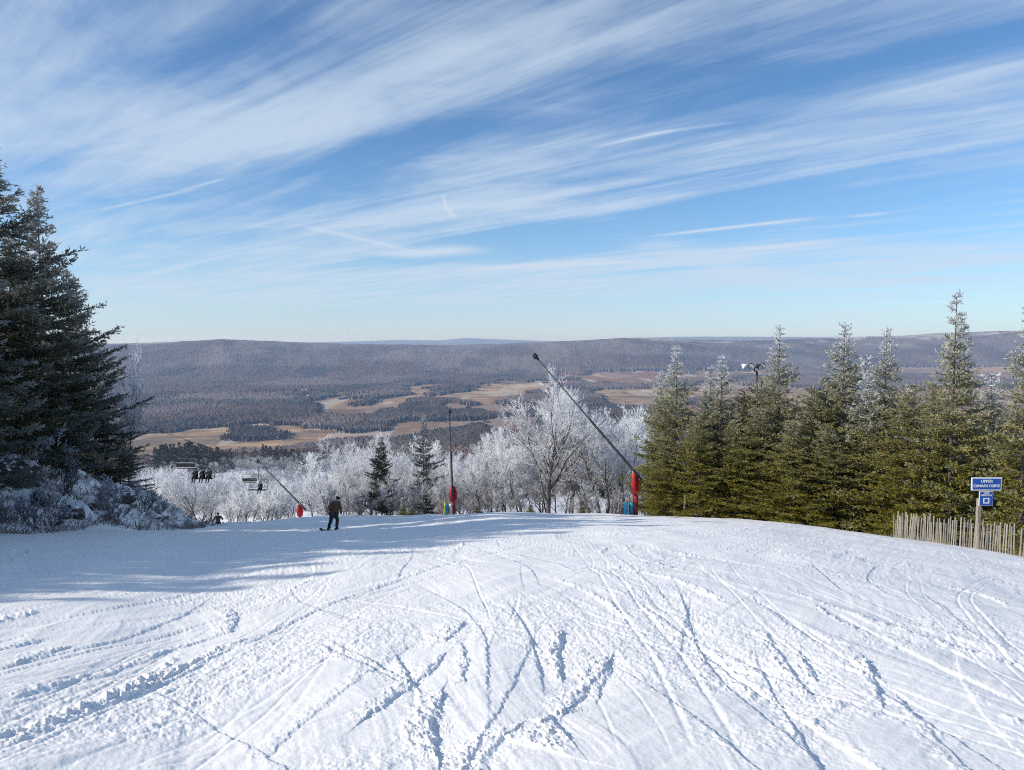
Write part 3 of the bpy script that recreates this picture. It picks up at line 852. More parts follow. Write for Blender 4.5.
# two dark spruces among the white trees, and seedlings --------------
DS = spruce_meshes('dark_spruce', 10.0, 2.3, 91, frost=0.14, green=(0.030, 0.034, 0.016), rag=0.42, dense=1.4, per=0.25, tip=0.5)
DS2 = spruce_meshes('snowy_spruce', 10.0, 2.0, 92, frost=0.36, green=(0.032, 0.040, 0.022), rag=0.42, dense=1.4, tip=1.2, per=0.32)
for px, yt, Y, m, fat, lab in ((381, 436, 57, DS, 0.85, 'dark green spruce standing among the white trees left of the middle snow gun'),
                           (423, 414, 63, DS2, 0.8, 'spruce with snow on its boughs behind the white shrubs left of the middle snow gun')):
    loc, H = stand(px, yt, Y, -0.3); s = H / 10
    tree_thing('spruce_tree', m[0], m[1], lab, 'spruce', loc, px, (s * fat, s * fat, s))
for px, yt, Y, lab in ((402, 504, 53, 'spruce seedling at the snow edge left of the middle snow gun'), (531, 506, 53, 'tiny spruce seedling poking up left of the big white tree'),
                       (412, 508, 52.5, 'low spruce sprig beside the seedling left of the middle snow gun'), (477, 508, 53.5, 'tiny spruce sprig right of the middle snow gun'), (583, 505, 54, 'dark little spruce under the slanting snow gun')):
    loc, H = stand(px, yt, Y, -0.1); s = max(H, 0.8) / 10
    tree_thing('spruce_sapling', SP[1][0], SP[1][1], lab, 'sapling', loc, px, (s * 1.9, s * 1.9, s), 'spruce saplings at the snow edge')

# white trees --------------------------------------------------------
WT = [broadleaf_meshes('white_tree%d' % i, 10.0, 100 + i, trunk_h=(0.36, 0.42, 0.30)[i % 3], spread=0.42, limb=13, white=1.2, dens=1.2, wood_r=0.010, tw=0.0115) for i in range(4)]
TT = [broadleaf_meshes('tall_white%d' % i, 10.0, 120 + i, trunk_h=0.56, spread=0.36, limb=11, white=1.25, dens=1.25, wood_r=0.0125, tw=0.013, crooked=0.14) for i in range(2)]
SHR = [broadleaf_meshes('grey_shrub%d' % i, 10.0, 140 + i, trunk_h=0.12, spread=0.30, stems=5, limb=12, white=0.85, dens=1.0, wood_r=0.011, tw=0.011, fan=0.9) for i in range(3)]
BIG = broadleaf_meshes('big_tree', 11.0, 173, trunk_h=0.26, spread=0.56, limb=17, white=1.1, dens=1.4, fan=1.1, tl=0.5, wood_r=0.0165, crooked=0.2, tw=0.0105, brown=(0.24, 0.20, 0.18))
loc, H = stand(548, 360, 54.5, -0.3)
tree_thing('frosted_tree', BIG[0], BIG[1], 'big spreading tree with dark trunk and white rimed crown at the crest', 'tree', loc, 0.6, H / 11.0)
ENV = ([140, 165, 185, 200, 222, 240, 262, 300, 320, 340, 356, 375, 400, 425, 440, 465, 490, 510, 530, 560, 580, 600, 625, 645, 670, 760, 900, 1024],
       [470, 470, 462, 452, 470, 478, 466, 480, 460, 434, 430, 440, 432, 446, 440, 446, 432, 430, 424, 420, 392, 390, 402, 412, 420, 430, 430, 430])
rr = random.Random(31)
def plant(kind, srcs, px, yt, Y, label, cat, group, lo, hi, base):
    top = at(px, yt, Y); g = gz(top.x, Y)
    H = max(lo, min(hi, top.z - g))
    v = srcs[rr.randrange(len(srcs))]; s = H / base; w = s * rr.uniform(0.9, 1.2)
    tree_thing(kind, v[0], v[1], label, cat, (top.x, Y, g - 0.15), rr.uniform(0, 6.3), (w, w, s), group)
px = 158
while px < 660:
    for row in range(3):
        Y = (57, 66, 78)[row] + rr.uniform(-3, 5); p_ = px
        if p_ < 326: Y += 46
        elif px < 330: Y += 12
        p = px + rr.uniform(-9, 9) + row * 5
        e = np.interp(p, *ENV) + rr.uniform(0, 16) + (2 - row) * 7 * (0 if px < 330 else 1)
        if 505 < p < 600 and row == 0: continue
        if row == 0 and min(abs(p - 381), abs(p - 423)) < 16: continue
        plant('frosted_tree', TT if p_ < 326 else WT, p, e, Y, 'bare tree white with rime in the thicket below the crest', 'tree', 'white rimed trees below the crest', 4, 13, 10.0)
    px += 17
for p, e, Y in ((572, 388, 62), (588, 384, 66), (604, 392, 60), (620, 398, 63), (636, 400, 66), (650, 408, 62), (340, 432, 70), (356, 428, 74), (398, 431, 72), (520, 424, 62), (508, 430, 66)):
    plant('frosted_tree', WT, p, e, Y, 'bare tree white with rime in the thicket below the crest', 'tree', 'white rimed trees below the crest', 4, 14, 10.0)
px = 330
while px < 650:
    Y = rr.uniform(53.5, 60)
    if min(abs(px - 381), abs(px - 423)) < 8 or abs(px - 549) < 20: px += 10; continue
    plant('frosted_shrub', SHR, px, rr.uniform(462, 492), Y, 'grey frosted many stemmed shrub at the edge of the snow', 'shrub', 'frosted shrubs along the crest', 2.0, 6.5, 10.0)
    px += 10
# farther down the hillside
for i in range(130):
    Y = rr.uniform(95, 400); p = rr.uniform(90, 420) if i < 95 else rr.uniform(420, 1060)
    x, y, z = ray(p, 440); X = x * Y / y; g = gz(X, Y); s = rr.uniform(0.6, 1.05)
    if -41 < X < -24 and Y < 150: continue
    v = WT[i % 4]
    tree_thing('frosted_tree', v[0], v[1], 'rimed tree in the far white wood on the lower hillside', 'tree', (X, Y, g - 0.2), rr.uniform(0, 6.3), (s * 1.15, s * 1.15, s), 'rimed trees on the lower hillside')
# rimed saplings on the shaded bank
TW = [broadleaf_meshes('rime_bush%d' % i, 3.0, 160 + i, trunk_h=0.05, spread=0.5, stems=4, limb=10, white=0.8, dens=0.9, wood_r=0.012, tw=0.013, twig=(0.62, 0.66, 0.72), brown=(0.09, 0.075, 0.065)) for i in range(2)]
for i, (p, yt, Y, lab) in enumerate(((60, 400, 33, 'white rimed sapling bright against the dark spruces on the left bank'), (6, 425, 28, 'rimed sapling at the left edge of the picture on the bank'),
    (124, 338, 47, 'thin frosted tree reaching out past the last tall spruce of the left bank'), (100, 452, 34, 'rimed bush on the bank below the dark spruces'), (140, 470, 41, 'rimed bush where the left bank runs out'),
    (160, 492, 44, 'last low rimed bush at the foot of the left bank'), (38, 470, 29, 'low rimed bush above the rocks of the left bank'))):
    top = at(p, yt, Y); g = gz(top.x, Y); H = top.z - g + 0.2; v = TW[i % 2]
    if i == 2: v = WT[3]; s = H / 10
    elif i == 0: s = 1.15
    else: s = min(H / 3.0, 0.75)
    z = top.z - s * 3.0 * 0.95 if i == 0 else g
    if i == 0: z = g
    w = s * (0.55 if i == 2 else 1.2 if i else 1.0)
    tree_thing('frosted_tree' if i in (0, 1, 2) else 'frosted_bush', v[0], v[1], lab, 'tree' if i in (0, 1, 2) else 'bush', (top.x, Y, z - 0.2), i * 1.7, (w, w, s))
for i in range(22):
    Y = rr.uniform(24, 50); X = rr.uniform(-26.5, -18.8)
    s = rr.uniform(0.12, 0.30)
    tree_thing('frosted_bush', TW[i % 2][0], TW[i % 2][1], 'small frosted scrub on the shaded left bank', 'bush', (X, Y, gz(X, Y) - 0.1), rr.uniform(0, 6.3), (s * 1.6, s * 1.6, s), 'scrub on the left bank')

# the white wood that clothes the hill below: far too many crowns to count
def far_wood():
    rng = np.random.default_rng(77); tmpl = []
    for k in range(6):
        n = 260; hh = rng.uniform(0.25, 1.0, n) ** 0.8; rad = 0.34 * np.sqrt(np.clip(1 - ((hh - 0.55) / 0.48) ** 2, 0.02, 1)) * rng.uniform(0.2, 1.0, n) ** 0.6; an = rng.uniform(0, 2 * PI, n)
        A = np.stack([rad * np.cos(an), rad * np.sin(an), hh], 1); d = np.stack([0.9 * np.cos(an), 0.9 * np.sin(an), rng.uniform(0.2, 1.3, n)], 1) + rng.normal(0, .45, (n, 3))
        B = A + unit(d) * rng.uniform(0.05, 0.13, (n, 1))
        wh = np.clip(rng.normal(0.72, 0.2, n) * (0.35 + 0.75 * hh), 0, 1)
        A = np.concatenate([A, [[0, 0, -.05], [0, 0, .35]]]); B = np.concatenate([B, [[0, 0, .35], [0.02, 0, .8]]])
        r0 = np.concatenate([rng.uniform(0.005, 0.011, n), [.018, .014]]); wh = np.concatenate([wh, [0.05, .2]])
        V, Fc = prisms(A, B, r0, r0 * 0.5, 3)
        c = np.array([[.17, .14, .125]]) * (1 - wh[:, None]) + np.array([[.82, .83, .85]]) * wh[:, None]
        tmpl.append((V, Fc, np.repeat(c, 6, 0)))
    VV = []; FF = []; CC = []; off = 0
    for i in range(1500):
        r = math.sqrt(rng.uniform(300 ** 2, 930 ** 2)); ph = rng.uniform(phi_of(40), phi_of(485))
        X, Y = r * math.sin(ph), r * math.cos(ph)
        if 470 < r < 660 and phi_of(150) < ph < phi_of(335) and rng.random() < 0.55: continue
        V, Fc, c = tmpl[i % 6]; s = rng.uniform(7, 12); a = rng.uniform(0, 2 * PI); w = s * rng.uniform(0.9, 1.3)
        R = np.stack([V[:, 0] * math.cos(a) - V[:, 1] * math.sin(a), V[:, 0] * math.sin(a) + V[:, 1] * math.cos(a)], 1) * w
        VV.append(np.stack([R[:, 0] + X, R[:, 1] + Y, V[:, 2] * s + gz(X, Y)], 1)); FF.append(Fc + off); off += len(V)
        CC.append(c * (rng.uniform(0.55, 1.05) if rng.random() < .7 else rng.uniform(.3, .6)))
    o = link('hillside_wood', mesh_np('hillside_wood', np.concatenate(VV), np.concatenate(FF), M_RIME, np.concatenate(CC)))
    tag(o, 'pale rimed wood covering the hillside beyond the chairlift', 'wood', kind='stuff')
far_wood()

# the dark spruce rows far down the hill
FS = [spruce_meshes('far_spruce%d' % i, 14.0, 3.0, 200 + i, frost=0.02, green=(0.020, 0.028, 0.016), dense=0.22, big=3.0, per=0.9, tip=0.2, rag=0.2) for i in range(2)]
def far_row(n, p0, p1, y0, y1, Y, dY, group, label):
    for i in range(n):
        t = (i + rr.uniform(0.1, 0.9)) / n; p = p0 + (p1 - p0) * t; yy = y0 + (y1 - y0) * t
        Yd = Y + rr.uniform(-dY, dY)
        top = at(p, yy + rr.uniform(-2.5, 3.5), Yd); g = gz(top.x, Yd)
        H = max(9, min(26, top.z - g)); s = H / 14; v = FS[i % 2]
        tree_thing('spruce_tree', v[0], v[1], label, 'spruce', (top.x, Yd, g), rr.uniform(0, 6), (s, s, s), group)
far_row(46, 154, 232, 434, 452, 620, 50, 'dark spruce row on the far hillside', 'dark spruce in the row at the near end of the pale field')
far_row(26, 262, 330, 446, 457, 600, 40, 'second dark spruce row on the far hillside', 'dark spruce in the short row above the white trees')
# ------------------------------------------------------------------ people
def skin_obj(name, V, E, R, mat, parent=None, sub=1, root=0):
    me = bpy.data.meshes.new(name); me.from_pydata([tuple(v) for v in V], E, []); me.update()
    o = bpy.data.objects.new(name, me); COL.objects.link(o)
    o.modifiers.new('skin', 'SKIN')
    sv = me.skin_vertices[0].data
    for i, r in enumerate(R):
        sv[i].radius = (r, r) if not hasattr(r, '__len__') else r
        sv[i].use_root = (i == root)
    sb = o.modifiers.new('sub', 'SUBSURF'); sb.levels = sub; sb.render_levels = sub
    dg = bpy.context.evaluated_depsgraph_get(); dg.update()
    m2 = bpy.data.meshes.new_from_object(o.evaluated_get(dg))
    m2.name = name; m2.materials.clear(); m2.materials.append(mat)
    for p in m2.polygons: p.use_smooth = True
    o.modifiers.clear(); o.data = m2
    bpy.data.meshes.remove(me)
    if parent is not None: o.parent = parent
    return o

M_SKIN = worn('skin', (0.52, 0.33, 0.25), (0.58, 0.38, 0.29), 12, 0.6)
CLOTH = {}
def cloth(col):
    if col not in CLOTH:
        CLOTH[col] = worn('cloth%d' % len(CLOTH), col, tuple(min(1, c * 1.5 + 0.01) for c in col), 14, 0.85, bump=0.2)
    return CLOTH[col]

def lerp(a, b, t): return Vector(a) * (1 - t) + Vector(b) * t

def person(label, J, loc, rz, coat, pants, hat, group=None, coat_panel=None, long_coat=0.0, scale=1.0, glove=(0.02, 0.02, 0.022)):
    """J: joint positions in metres, facing +Y.  One continuous body; the clothes are grown round the same joints."""
    t = thing('person', label, 'person', loc, rz, group, scale)
    J = {k: Vector(v) for k, v in J.items()}
    V = []; E = []; R = []
    def add(p, r, parent=None):
        V.append(p); R.append(r)
        if parent is not None: E.append((parent, len(V) - 1))
        return len(V) - 1
    pel = add(J['pelvis'], 0.12); wa = add(lerp(J['pelvis'], J['chest'], .5), 0.115, pel); ch = add(J['chest'], 0.13, wa)
    nk = add(J['neck'], 0.055, ch); h1 = add(lerp(J['neck'], J['head'], .5), 0.065, nk); h2 = add(J['head'], 0.085, h1)
    fw = Vector((0, 1, 0)); fw = Vector(J.get('face', fw)).normalized()
    h3 = add(J['head'] + (J['head'] - J['neck']).normalized() * 0.085, 0.07, h2)
    add(J['head'] + fw * 0.105 - Vector((0, 0, 0.015)), 0.016, h2)                     # nose
    for s in ('l', 'r'):
        sh = add(J['sh' + s], 0.062, ch); el = add(J['el' + s], 0.045, sh); wr = add(J['wr' + s], 0.032, el)
        d = (J['wr' + s] - J['el' + s]).normalized(); sd_ = d.cross(Vector((0.2, 0.3, 1))).normalized(); up = sd_.cross(d)
        pm = add(J['wr' + s] + d * 0.06, 0.034, wr)
        for k, (o_, ln) in enumerate(((-.030, .070), (-.010, .085), (.010, .080), (.030, .062))):
            b = add(J['wr' + s] + d * 0.10 + sd_ * o_, 0.0105, pm); e = add(J['wr' + s] + d * (0.10 + ln * .6) + sd_ * o_ * 1.15 - up * .012, 0.0095, b)
            add(J['wr' + s] + d * (0.10 + ln * .85) + sd_ * o_ * 1.15 - up * .035, 0.008, e)
        tb = add(J['wr' + s] + d * 0.05 + sd_ * -.05, 0.011, pm); add(J['wr' + s] + d * 0.095 + sd_ * -.065 - up * .012, 0.009, tb)
        hp = add(J['hip' + s], 0.085, pel); kn = add(J['kn' + s], 0.058, hp); an = add(J['an' + s], 0.042, kn)
        add(J['an' + s] + J['toe' + s], 0.04, an)
    skin_obj('body', V, E, R, M_SKIN, t)
    V = []; E = []; R = []
    p0 = add(J['pelvis'] - Vector((0, 0, 0.05)) * 1, 0.165); p1 = add(lerp(J['pelvis'], J['chest'], .5), 0.16, p0); p2 = add(J['chest'], 0.175, p1)
    add(J['neck'] - Vector((0, 0, .01)), 0.085, p2)
    if long_coat:
        for s in ('l', 'r'): add(lerp(J['hip' + s], J['kn' + s], long_coat), 0.125, p0)
    for s in ('l', 'r'):
        a = add(J['sh' + s], 0.088, p2); b = add(J['el' + s], 0.070, a); add(J['wr' + s], 0.058, b)
    jk = skin_obj('jacket', V, E, R, cloth(coat), t)
    V = []; E = []; R = []
    p0 = add(J['pelvis'], 0.15)
    for s in ('l', 'r'):
        a = add(J['hip' + s], 0.115, p0); b = add(J['kn' + s], 0.088, a); add(J['an' + s] + Vector((0, 0, .04)), 0.075, b)
    skin_obj('trousers', V, E, R, cloth(pants), t)
    for s in ('l', 'r'):
        V = []; E = []; R = []
        a = add(J['an' + s] + Vector((0, 0, .12)), 0.062); b = add(J['an' + s], 0.062, a); add(J['an' + s] + J['toe' + s] * 1.3, 0.05, b)
        skin_obj('boot', V, E, R, cloth((0.02, 0.02, 0.022)), t)
        V = []; E = []; R = []
        d = (J['wr' + s] - J['el' + s]).normalized(); sd_ = d.cross(Vector((0.2, 0.3, 1))).normalized()
        a = add(J['wr' + s] - d * .03, 0.045); b = add(J['wr' + s] + d * .07, 0.052, a); c = add(J['wr' + s] + d * .14, 0.045, b); add(J['wr' + s] + d * .18 - Vector((0, 0, .02)), 0.03, c)
        add(J['wr' + s] + d * .08 + sd_ * -.07, 0.022, b)
        skin_obj('glove', V, E, R, cloth(glove), t)
    V = []; E = []; R = []
    u = (J['head'] - J['neck']).normalized()
    a = add(J['head'] - u * 0.02 - fw * 0.03, 0.10); b = add(J['head'] + u * 0.05 - fw * 0.012, 0.108, a); add(J['head'] + u * 0.125 - fw * 0.01, 0.075, b)
    skin_obj('helmet', V, E, R, cloth(hat), t)
    V = []; E = []; R = []
    sdv = fw.cross(u).normalized()
    a = add(J['head'] + fw * .075 + u * .02 - sdv * .065, 0.032); b = add(J['head'] + fw * .10 + u * .02, 0.036, a); add(J['head'] + fw * .075 + u * .02 + sdv * .065, 0.032, b)
    skin_obj('goggles', V, E, R, M_DARK, t)
    if coat_panel:
        V = []; E = []; R = []
        a = add(lerp(J['pelvis'], J['chest'], .1) - fw * 0.10, (0.10, 0.10)); b = add(lerp(J['pelvis'], J['chest'], .6) - fw * 0.105, 0.11, a); add(J['chest'] - fw * 0.10, 0.10, b)
        skin_obj('backpack', V, E, R, cloth(coat_panel), t)
    return t

BOARD = dict(pelvis=(0.02, -.02, .80), chest=(.09, .05, 1.16), neck=(.13, .07, 1.38), head=(.17, .09, 1.50), face=(.75, .6, -.1),
    shl=(-.08, .04, 1.30), ell=(-.22, -.05, 1.08), wrl=(-.16, .10, .90), shr=(.27, .07, 1.29), elr=(.34, .02, 1.04), wrr=(.30, .16, .88),
    hipl=(-.10, -.02, .76), knl=(-.20, .12, .44), anl=(-.26, -.02, .10), toel=(0, .16, -.03), hipr=(.12, -.02, .77), knr=(.12, .14, .45), anr=(.14, -.02, .10), toer=(0, .16, -.03))
b = at(334, 531, 36); bx, by = b.x, 36.0; bz = gz(bx, by)
person('snowboarder in a brown coat and dark trousers gliding towards the crest', BOARD, (bx, by, bz + 0.05), math.radians(-12), (0.105, 0.060, 0.030), (0.022, 0.030, 0.030), (0.010, 0.010, 0.012), coat_panel=(0.10, 0.022, 0.014), long_coat=0.35, scale=1.04)
def snowboard(loc, rz):
    o = thing('snowboard', 'dark snowboard under the boots of the snowboarder in the brown coat', 'snowboard', loc, rz)
    pts = []; n = 26
    for k in range(n + 1):
        t = -1 + 2 * k / n; w = 0.125 + 0.022 * t * t
        if abs(t) > 0.84: w *= math.sqrt(max(0, 1 - ((abs(t) - 0.84) / 0.16) ** 2)) + 0.02
        pts.append((t * 0.78, w, 0.10 * max(0, abs(t) - 0.80) / 0.2))
    mb = MB()
    for x, w, z in pts:
        for yy, zz in ((-w, 0), (w, 0), (w, 0.012), (-w, 0.012)): mb.v.append(Vector((x, yy, z + zz)))
    for k in range(n):
        for j in range(4): mb.f.append([k * 4 + j, k * 4 + (j + 1) % 4, (k + 1) * 4 + (j + 1) % 4, (k + 1) * 4 + j])
    mb.f.append([3, 2, 1, 0]); mb.f.append([n * 4 + j for j in range(4)])
    mb.build('deck', M_DARK, o)
    for x in (-.26, .14):
        MB().box((x, 0, .03), (.12, .24, .03)).box((x, -.12, .10), (.10, .03, .16)).build('binding', M_DARK, o, bevel=.006)
snowboard((bx, by, bz + 0.012), math.radians(-12))

SKI = dict(pelvis=(0, -.12, .72), chest=(0, .10, 1.08), neck=(0, .17, 1.28), head=(0, .22, 1.40), face=(0, 1, -.2),
    shl=(-.19, .12, 1.20), ell=(-.34, .14, .96), wrl=(-.30, .38, .92), shr=(.19, .12, 1.20), elr=(.34, .14, .96), wrr=(.30, .38, .92),
    hipl=(-.11, -.10, .70), knl=(-.15, .14, .44), anl=(-.15, -.04, .12), toel=(0, .17, -.03), hipr=(.11, -.10, .70), knr=(.15, .14, .44), anr=(.15, -.04, .12), toer=(0, .17, -.03))
p = at(218, 514, 58); gx = gz(p.x, 58)
person('crouching skier in a rust brown jacket half hidden where the run drops away', SKI, (p.x, 58, p.z - 1.45), math.radians(20), (0.075, 0.032, 0.022), (0.018, 0.016, 0.018), (0.06, 0.025, 0.02))
sk = thing('pair_of_skis', 'dark skis under the crouching skier in the rust brown jacket', 'skis', (p.x, 58, p.z - 1.43), math.radians(20))
for sx in (-.15, .15):
    MB().tube([(sx, -.75, .03), (sx, -.2, .02), (sx, .5, .02), (sx, .8, .05), (sx, .92, .12)], [.035, .045, .04, .045, .02], 6).build('ski', M_DARK, sk)

# ------------------------------------------------------------------ chairlift
SIT = dict(pelvis=(0, -.02, .12), chest=(0, -.06, .46), neck=(0, -.04, .68), head=(0, -.01, .81), face=(0, 1, -.1),
    shl=(-.18, -.05, .60), ell=(-.25, .10, .34), wrl=(-.14, .32, .30), shr=(.18, -.05, .60), elr=(.25, .10, .34), wrr=(.14, .32, .30),
    hipl=(-.10, .02, .10), knl=(-.12, .46, .10), anl=(-.12, .50, -.34), toel=(0, .16, -.06), hipr=(.10, .02, .10), knr=(.12, .46, .10), anr=(.12, .50, -.34), toer=(0, .16, -.06))
def chair(loc, rz, label, snowy=False):
    hb = .095 if snowy else .032
    o = thing('chairlift_chair', label, 'lift chair', loc, rz, 'chairs hanging on the chairlift')
    s = MB()
    for k in range(6): s.box((0, -.16 + k * .10, .0 - .012 * abs(k - 2.5)), (2.1, .075, .035))
    s.build('seat', M_DARK, o, bevel=.008)
    s = MB()
    for k in range(5 if snowy else 3): s.box((0, -.28 - k * .022, .16 + k * .10), (2.1, .03, hb))
    s.build('backrest', M_DARK, o, bevel=.008)
    if snowy: MB().box((0, -.38, .66), (2.05, .06, .03)).box((0, .08, .03), (2.0, .30, .03)).build('snow_cover', M_SNOW, o, bevel=.01)
    MB().tube([(-1.05, .40, .0), (-1.05, -.25, -.02), (-1.05, -.40, .62), (-1.05, -.20, 1.15), (1.05, -.20, 1.15), (1.05, -.40, .62), (1.05, -.25, -.02), (1.05, .40, .0)], .026, 8).build('side_frame', M_LANCE, o, smooth=True)
    MB().tube([(0, -.20, 1.15), (0, -.34, 1.9), (0, -.22, 2.7), (0, 0, 3.15)], [.035, .035, .035, .03], 8).build('hanger', M_LANCE, o, smooth=True)
    MB().box((0, 0, 3.2), (.12, .34, .12)).build('cable_grip', M_DARK, o, bevel=.02)
    return o
def sit_on(c, xs, rz, labs, cols):
    for x, lab, (ct, pt_, ht) in zip(xs, labs, cols):
        person(lab, SIT, Vector(c) + Vector((x * math.cos(rz), x * math.sin(rz), .06)), rz, ct, pt_, ht, 'riders on the chairlift')
BK = (0.012, 0.013, 0.017)
cA = at(203, 478, 72); cB = at(258, 489.5, 86); cC = at(187, 468, 84); cD = at(251, 482, 103)
chair(cA, PI, 'occupied chair with three dark clad riders, nearest chair of the lift')
sit_on(cA, (-.62, 0.0, .72), PI, ('rightmost of the three riders on the nearest chair, in a dark grey jacket', 'middle of the three riders on the nearest chair, in a black jacket', 'leftmost of the three riders on the nearest chair, in a dark blue jacket'),
       (((0.022, 0.022, 0.026), BK, BK), (BK, (0.02, 0.018, 0.018), (0.02, 0.02, 0.025)), ((0.016, 0.020, 0.034), BK, BK)))
chair(cB, PI, 'chair carrying one lone dark rider, lower right on the lift')
sit_on(cB, (-.30,), PI, ('lone rider in black sitting on the lower right chair',), ((BK, BK, BK),))
chair(cC, 0, 'empty chair with snow on its back, above and left of the three riders', True)
chair(cD, 0, 'empty chair with snow on its back, above the lone rider', True)
for (a, b_), lab in (((cA, cB), 'thin haul cable carrying the loaded chairs'), ((cC, cD), 'thin haul cable carrying the empty chairs')):
    d = (b_ - a) / (b_.y - a.y); off = Vector((0, 0, 3.24)); pts = []
    for Y in (40, 56, a.y, (a.y + b_.y) / 2, b_.y, 110, 130, 150):
        q = a + d * (Y - a.y) + off; q.z += 0.0006 * (Y - a.y) * (Y - b_.y)
        pts.append(q)
    o = MB().tube(pts, .022, 6).build('lift_cable', M_DARK, smooth=True); tag(o, lab, 'cable', 'haul cables of the chairlift')
for Y, lab in ((40, 'steel lift tower hidden behind the left hand spruces'), (150, 'steel lift tower down the slope among the white trees')):
    dA = cA + (cB - cA) / (cB.y - cA.y) * (Y - cA.y); dC = cC + (cD - cC) / (cD.y - cC.y) * (Y - cC.y)
    mx = (dA.x + dC.x) / 2; g = gz(mx, Y); top = max(dA.z, dC.z) + 3.3 + (1.6 if Y > 100 else 3.0)
    o = thing('lift_tower', lab, 'lift tower', (mx, Y, g - .3), 0, 'towers of the chairlift')
    MB().tube([(0, 0, 0), (0, 0, top - g)], [.36, .26], 12).build('pole', M_POLE, o, smooth=True)
    MB().box((0, 0, top - g + .1), (abs(dC.x - dA.x) + .6, .28, .26)).build('crossarm', M_POLE, o, bevel=.02)
    for q in (dA, dC): MB().box((q.x - mx, 0, q.z + 3.0 - g + .3), (.22, 2.2, .2)).build('wheel_train', M_DARK, o, bevel=.03)

# ------------------------------------------------------------------ snow guns
def snow_lance(label, base_px, base_py, Y, elbow, tip_px, tip_Y, hscale=1.0, bury=0.0):
    b = at(base_px, base_py, Y); g = gz(b.x, Y) - bury
    o = thing('snow_gun', label, 'snow gun', (b.x, Y, g - .1), 0, 'snow making lances')
    L = o.location
    e = at(elbow[0], elbow[1], Y) - L; tp = at(tip_px[0], tip_px[1], tip_Y) - L
    MB().tube([(0, 0, 0), (e.x * .5, 0, e.z * .5), (e.x, 0, e.z + .1)], .075, 10).build('mast', M_POLE, o, smooth=True)
    d = (tp - e).normalized()
    MB().tube([e - d * .9, e, e + (tp - e) * .45, e + (tp - e) * .46, tp], [.085, .085, .078, .052, .042], 10).build('lance', M_LANCE, o, smooth=True)
    q = d.to_track_quat('Z', 'Y').to_matrix()
    nz = MB().tube([tp - d * .15, tp + d * .05, tp + d * .10, tp + d * .32], [.07, .10, .16, .13], 12)
    nz.box(tp + d * .2 + Vector((0, 0, -.14)), (.12, .16, .16), q); nz.build('nozzle_head', M_DARK, o, smooth=False)
    H = e.z
    # quilted red covers: the lower one wraps the mast, the upper one the winch and the elbow
    lo = MB()
    n = 10
    lo.tube([(0.03, 0, .1), (.03, 0, .16), (.02, 0, H * .44), (.02, 0, H * .46)], [.13, .17, .155, .12], 14)
    lo.build('mast_cover', M_RED, o, smooth=True)
    up = MB(); up.tube([(-.02, 0, H * .46), (-.02, 0, H * .5), (-.06, -.02, H * .70), (-.06, 0, H * .92), (-.03, 0, H * .97)], [.12, .20, .235, .16, .08], 14)
    cov = up.build('winch_cover', M_RED2, o, smooth=True)
    MB().tube([(.20, -.05, H * .5), (.23, -.08, H * .72), (.12, -.05, H * .92)], [.06, .09, .05], 8).build('side_flap', M_RED, cov, smooth=True)
    MB().tube([(.16, -.1, .5), (.45, -.3, .35), (.7, -.35, .12), (1.2, -.2, .1)], .035, 8).build('hose', M_DARK, o, smooth=True)
    return o
snow_lance('long slanting snow gun with red padded mast beside the first right hand spruce', 635, 515, 45, (633, 470), (537, 358), 47)
snow_lance('snow gun with upright thin lance and red cover in the middle of the crest', 453, 515, 51, (452, 484), (449.5, 414), 54)
snow_lance('distant snow gun with red cover at the crest right of the chairlift, lance leaning left', 300, 521, 62, (300, 504), (259, 462), 66, bury=0.3)
def hydrant(label, px, py, Y, white=False):
    b = at(px, py, Y); g = gz(b.x, Y)
    o = thing('water_hydrant', label, 'hydrant', (b.x, Y, g - .05), 0, 'snow making hydrants')
    MB().box((-.16, 0, .40), (.26, .30, .80)).build('cabinet', M_BLUEBOX, o, bevel=.03)
    MB().tube([(.2, 0, 0), (.2, 0, .62), (.2, 0, .66), (.2, 0, .82)], [.11, .11, .15, .12], 12).build('valve', M_WHITE if white else M_BLUEBOX, o, smooth=True)
    MB().tube([(.2, 0, .7), (.36, -.1, .7), (.42, -.2, .4), (.4, -.3, .06)], .05, 8).build('hose', M_DARK, o, smooth=True)
    MB().tube([(.06, .05, 0), (.06, .05, 1.35)], .03, 8).build('riser', M_POLE, o, smooth=True)
hydrant('blue snow making hydrant beside the red mast of the slanting snow gun', 628.5, 514, 44.8)
hydrant('small blue and white hydrant between yellow stake and middle snow gun', 448, 515, 50.5, True)
def stake(label, px, py, Y, H, mat):
    b = at(px, py, Y); g = gz(b.x, Y)
    o = thing('marker_stake', label, 'stake', (b.x, Y, g - .1), 0)
    MB().tube([(0, 0, 0), (.02, 0, H * .5), (.05, 0, H)], [.055, .055, .05], 8).build('shaft', mat, o, smooth=True)
    MB().tube([(.05, 0, H), (.05, 0, H + .06)], [.062, .03], 8).build('cap', mat, o, smooth=True)
stake('yellow marker stake left of the middle snow gun', 444.5, 515, 50.2, 1.0, M_YELLOW)
stake('thin tan stake left of the blue hydrant at the slanting snow gun', 621, 515, 45, 1.1, M_PICKET)
stake('pale wooden stake at the foot of the second spruce in the row', 684, 518, 43, 1.3, M_PICKET)

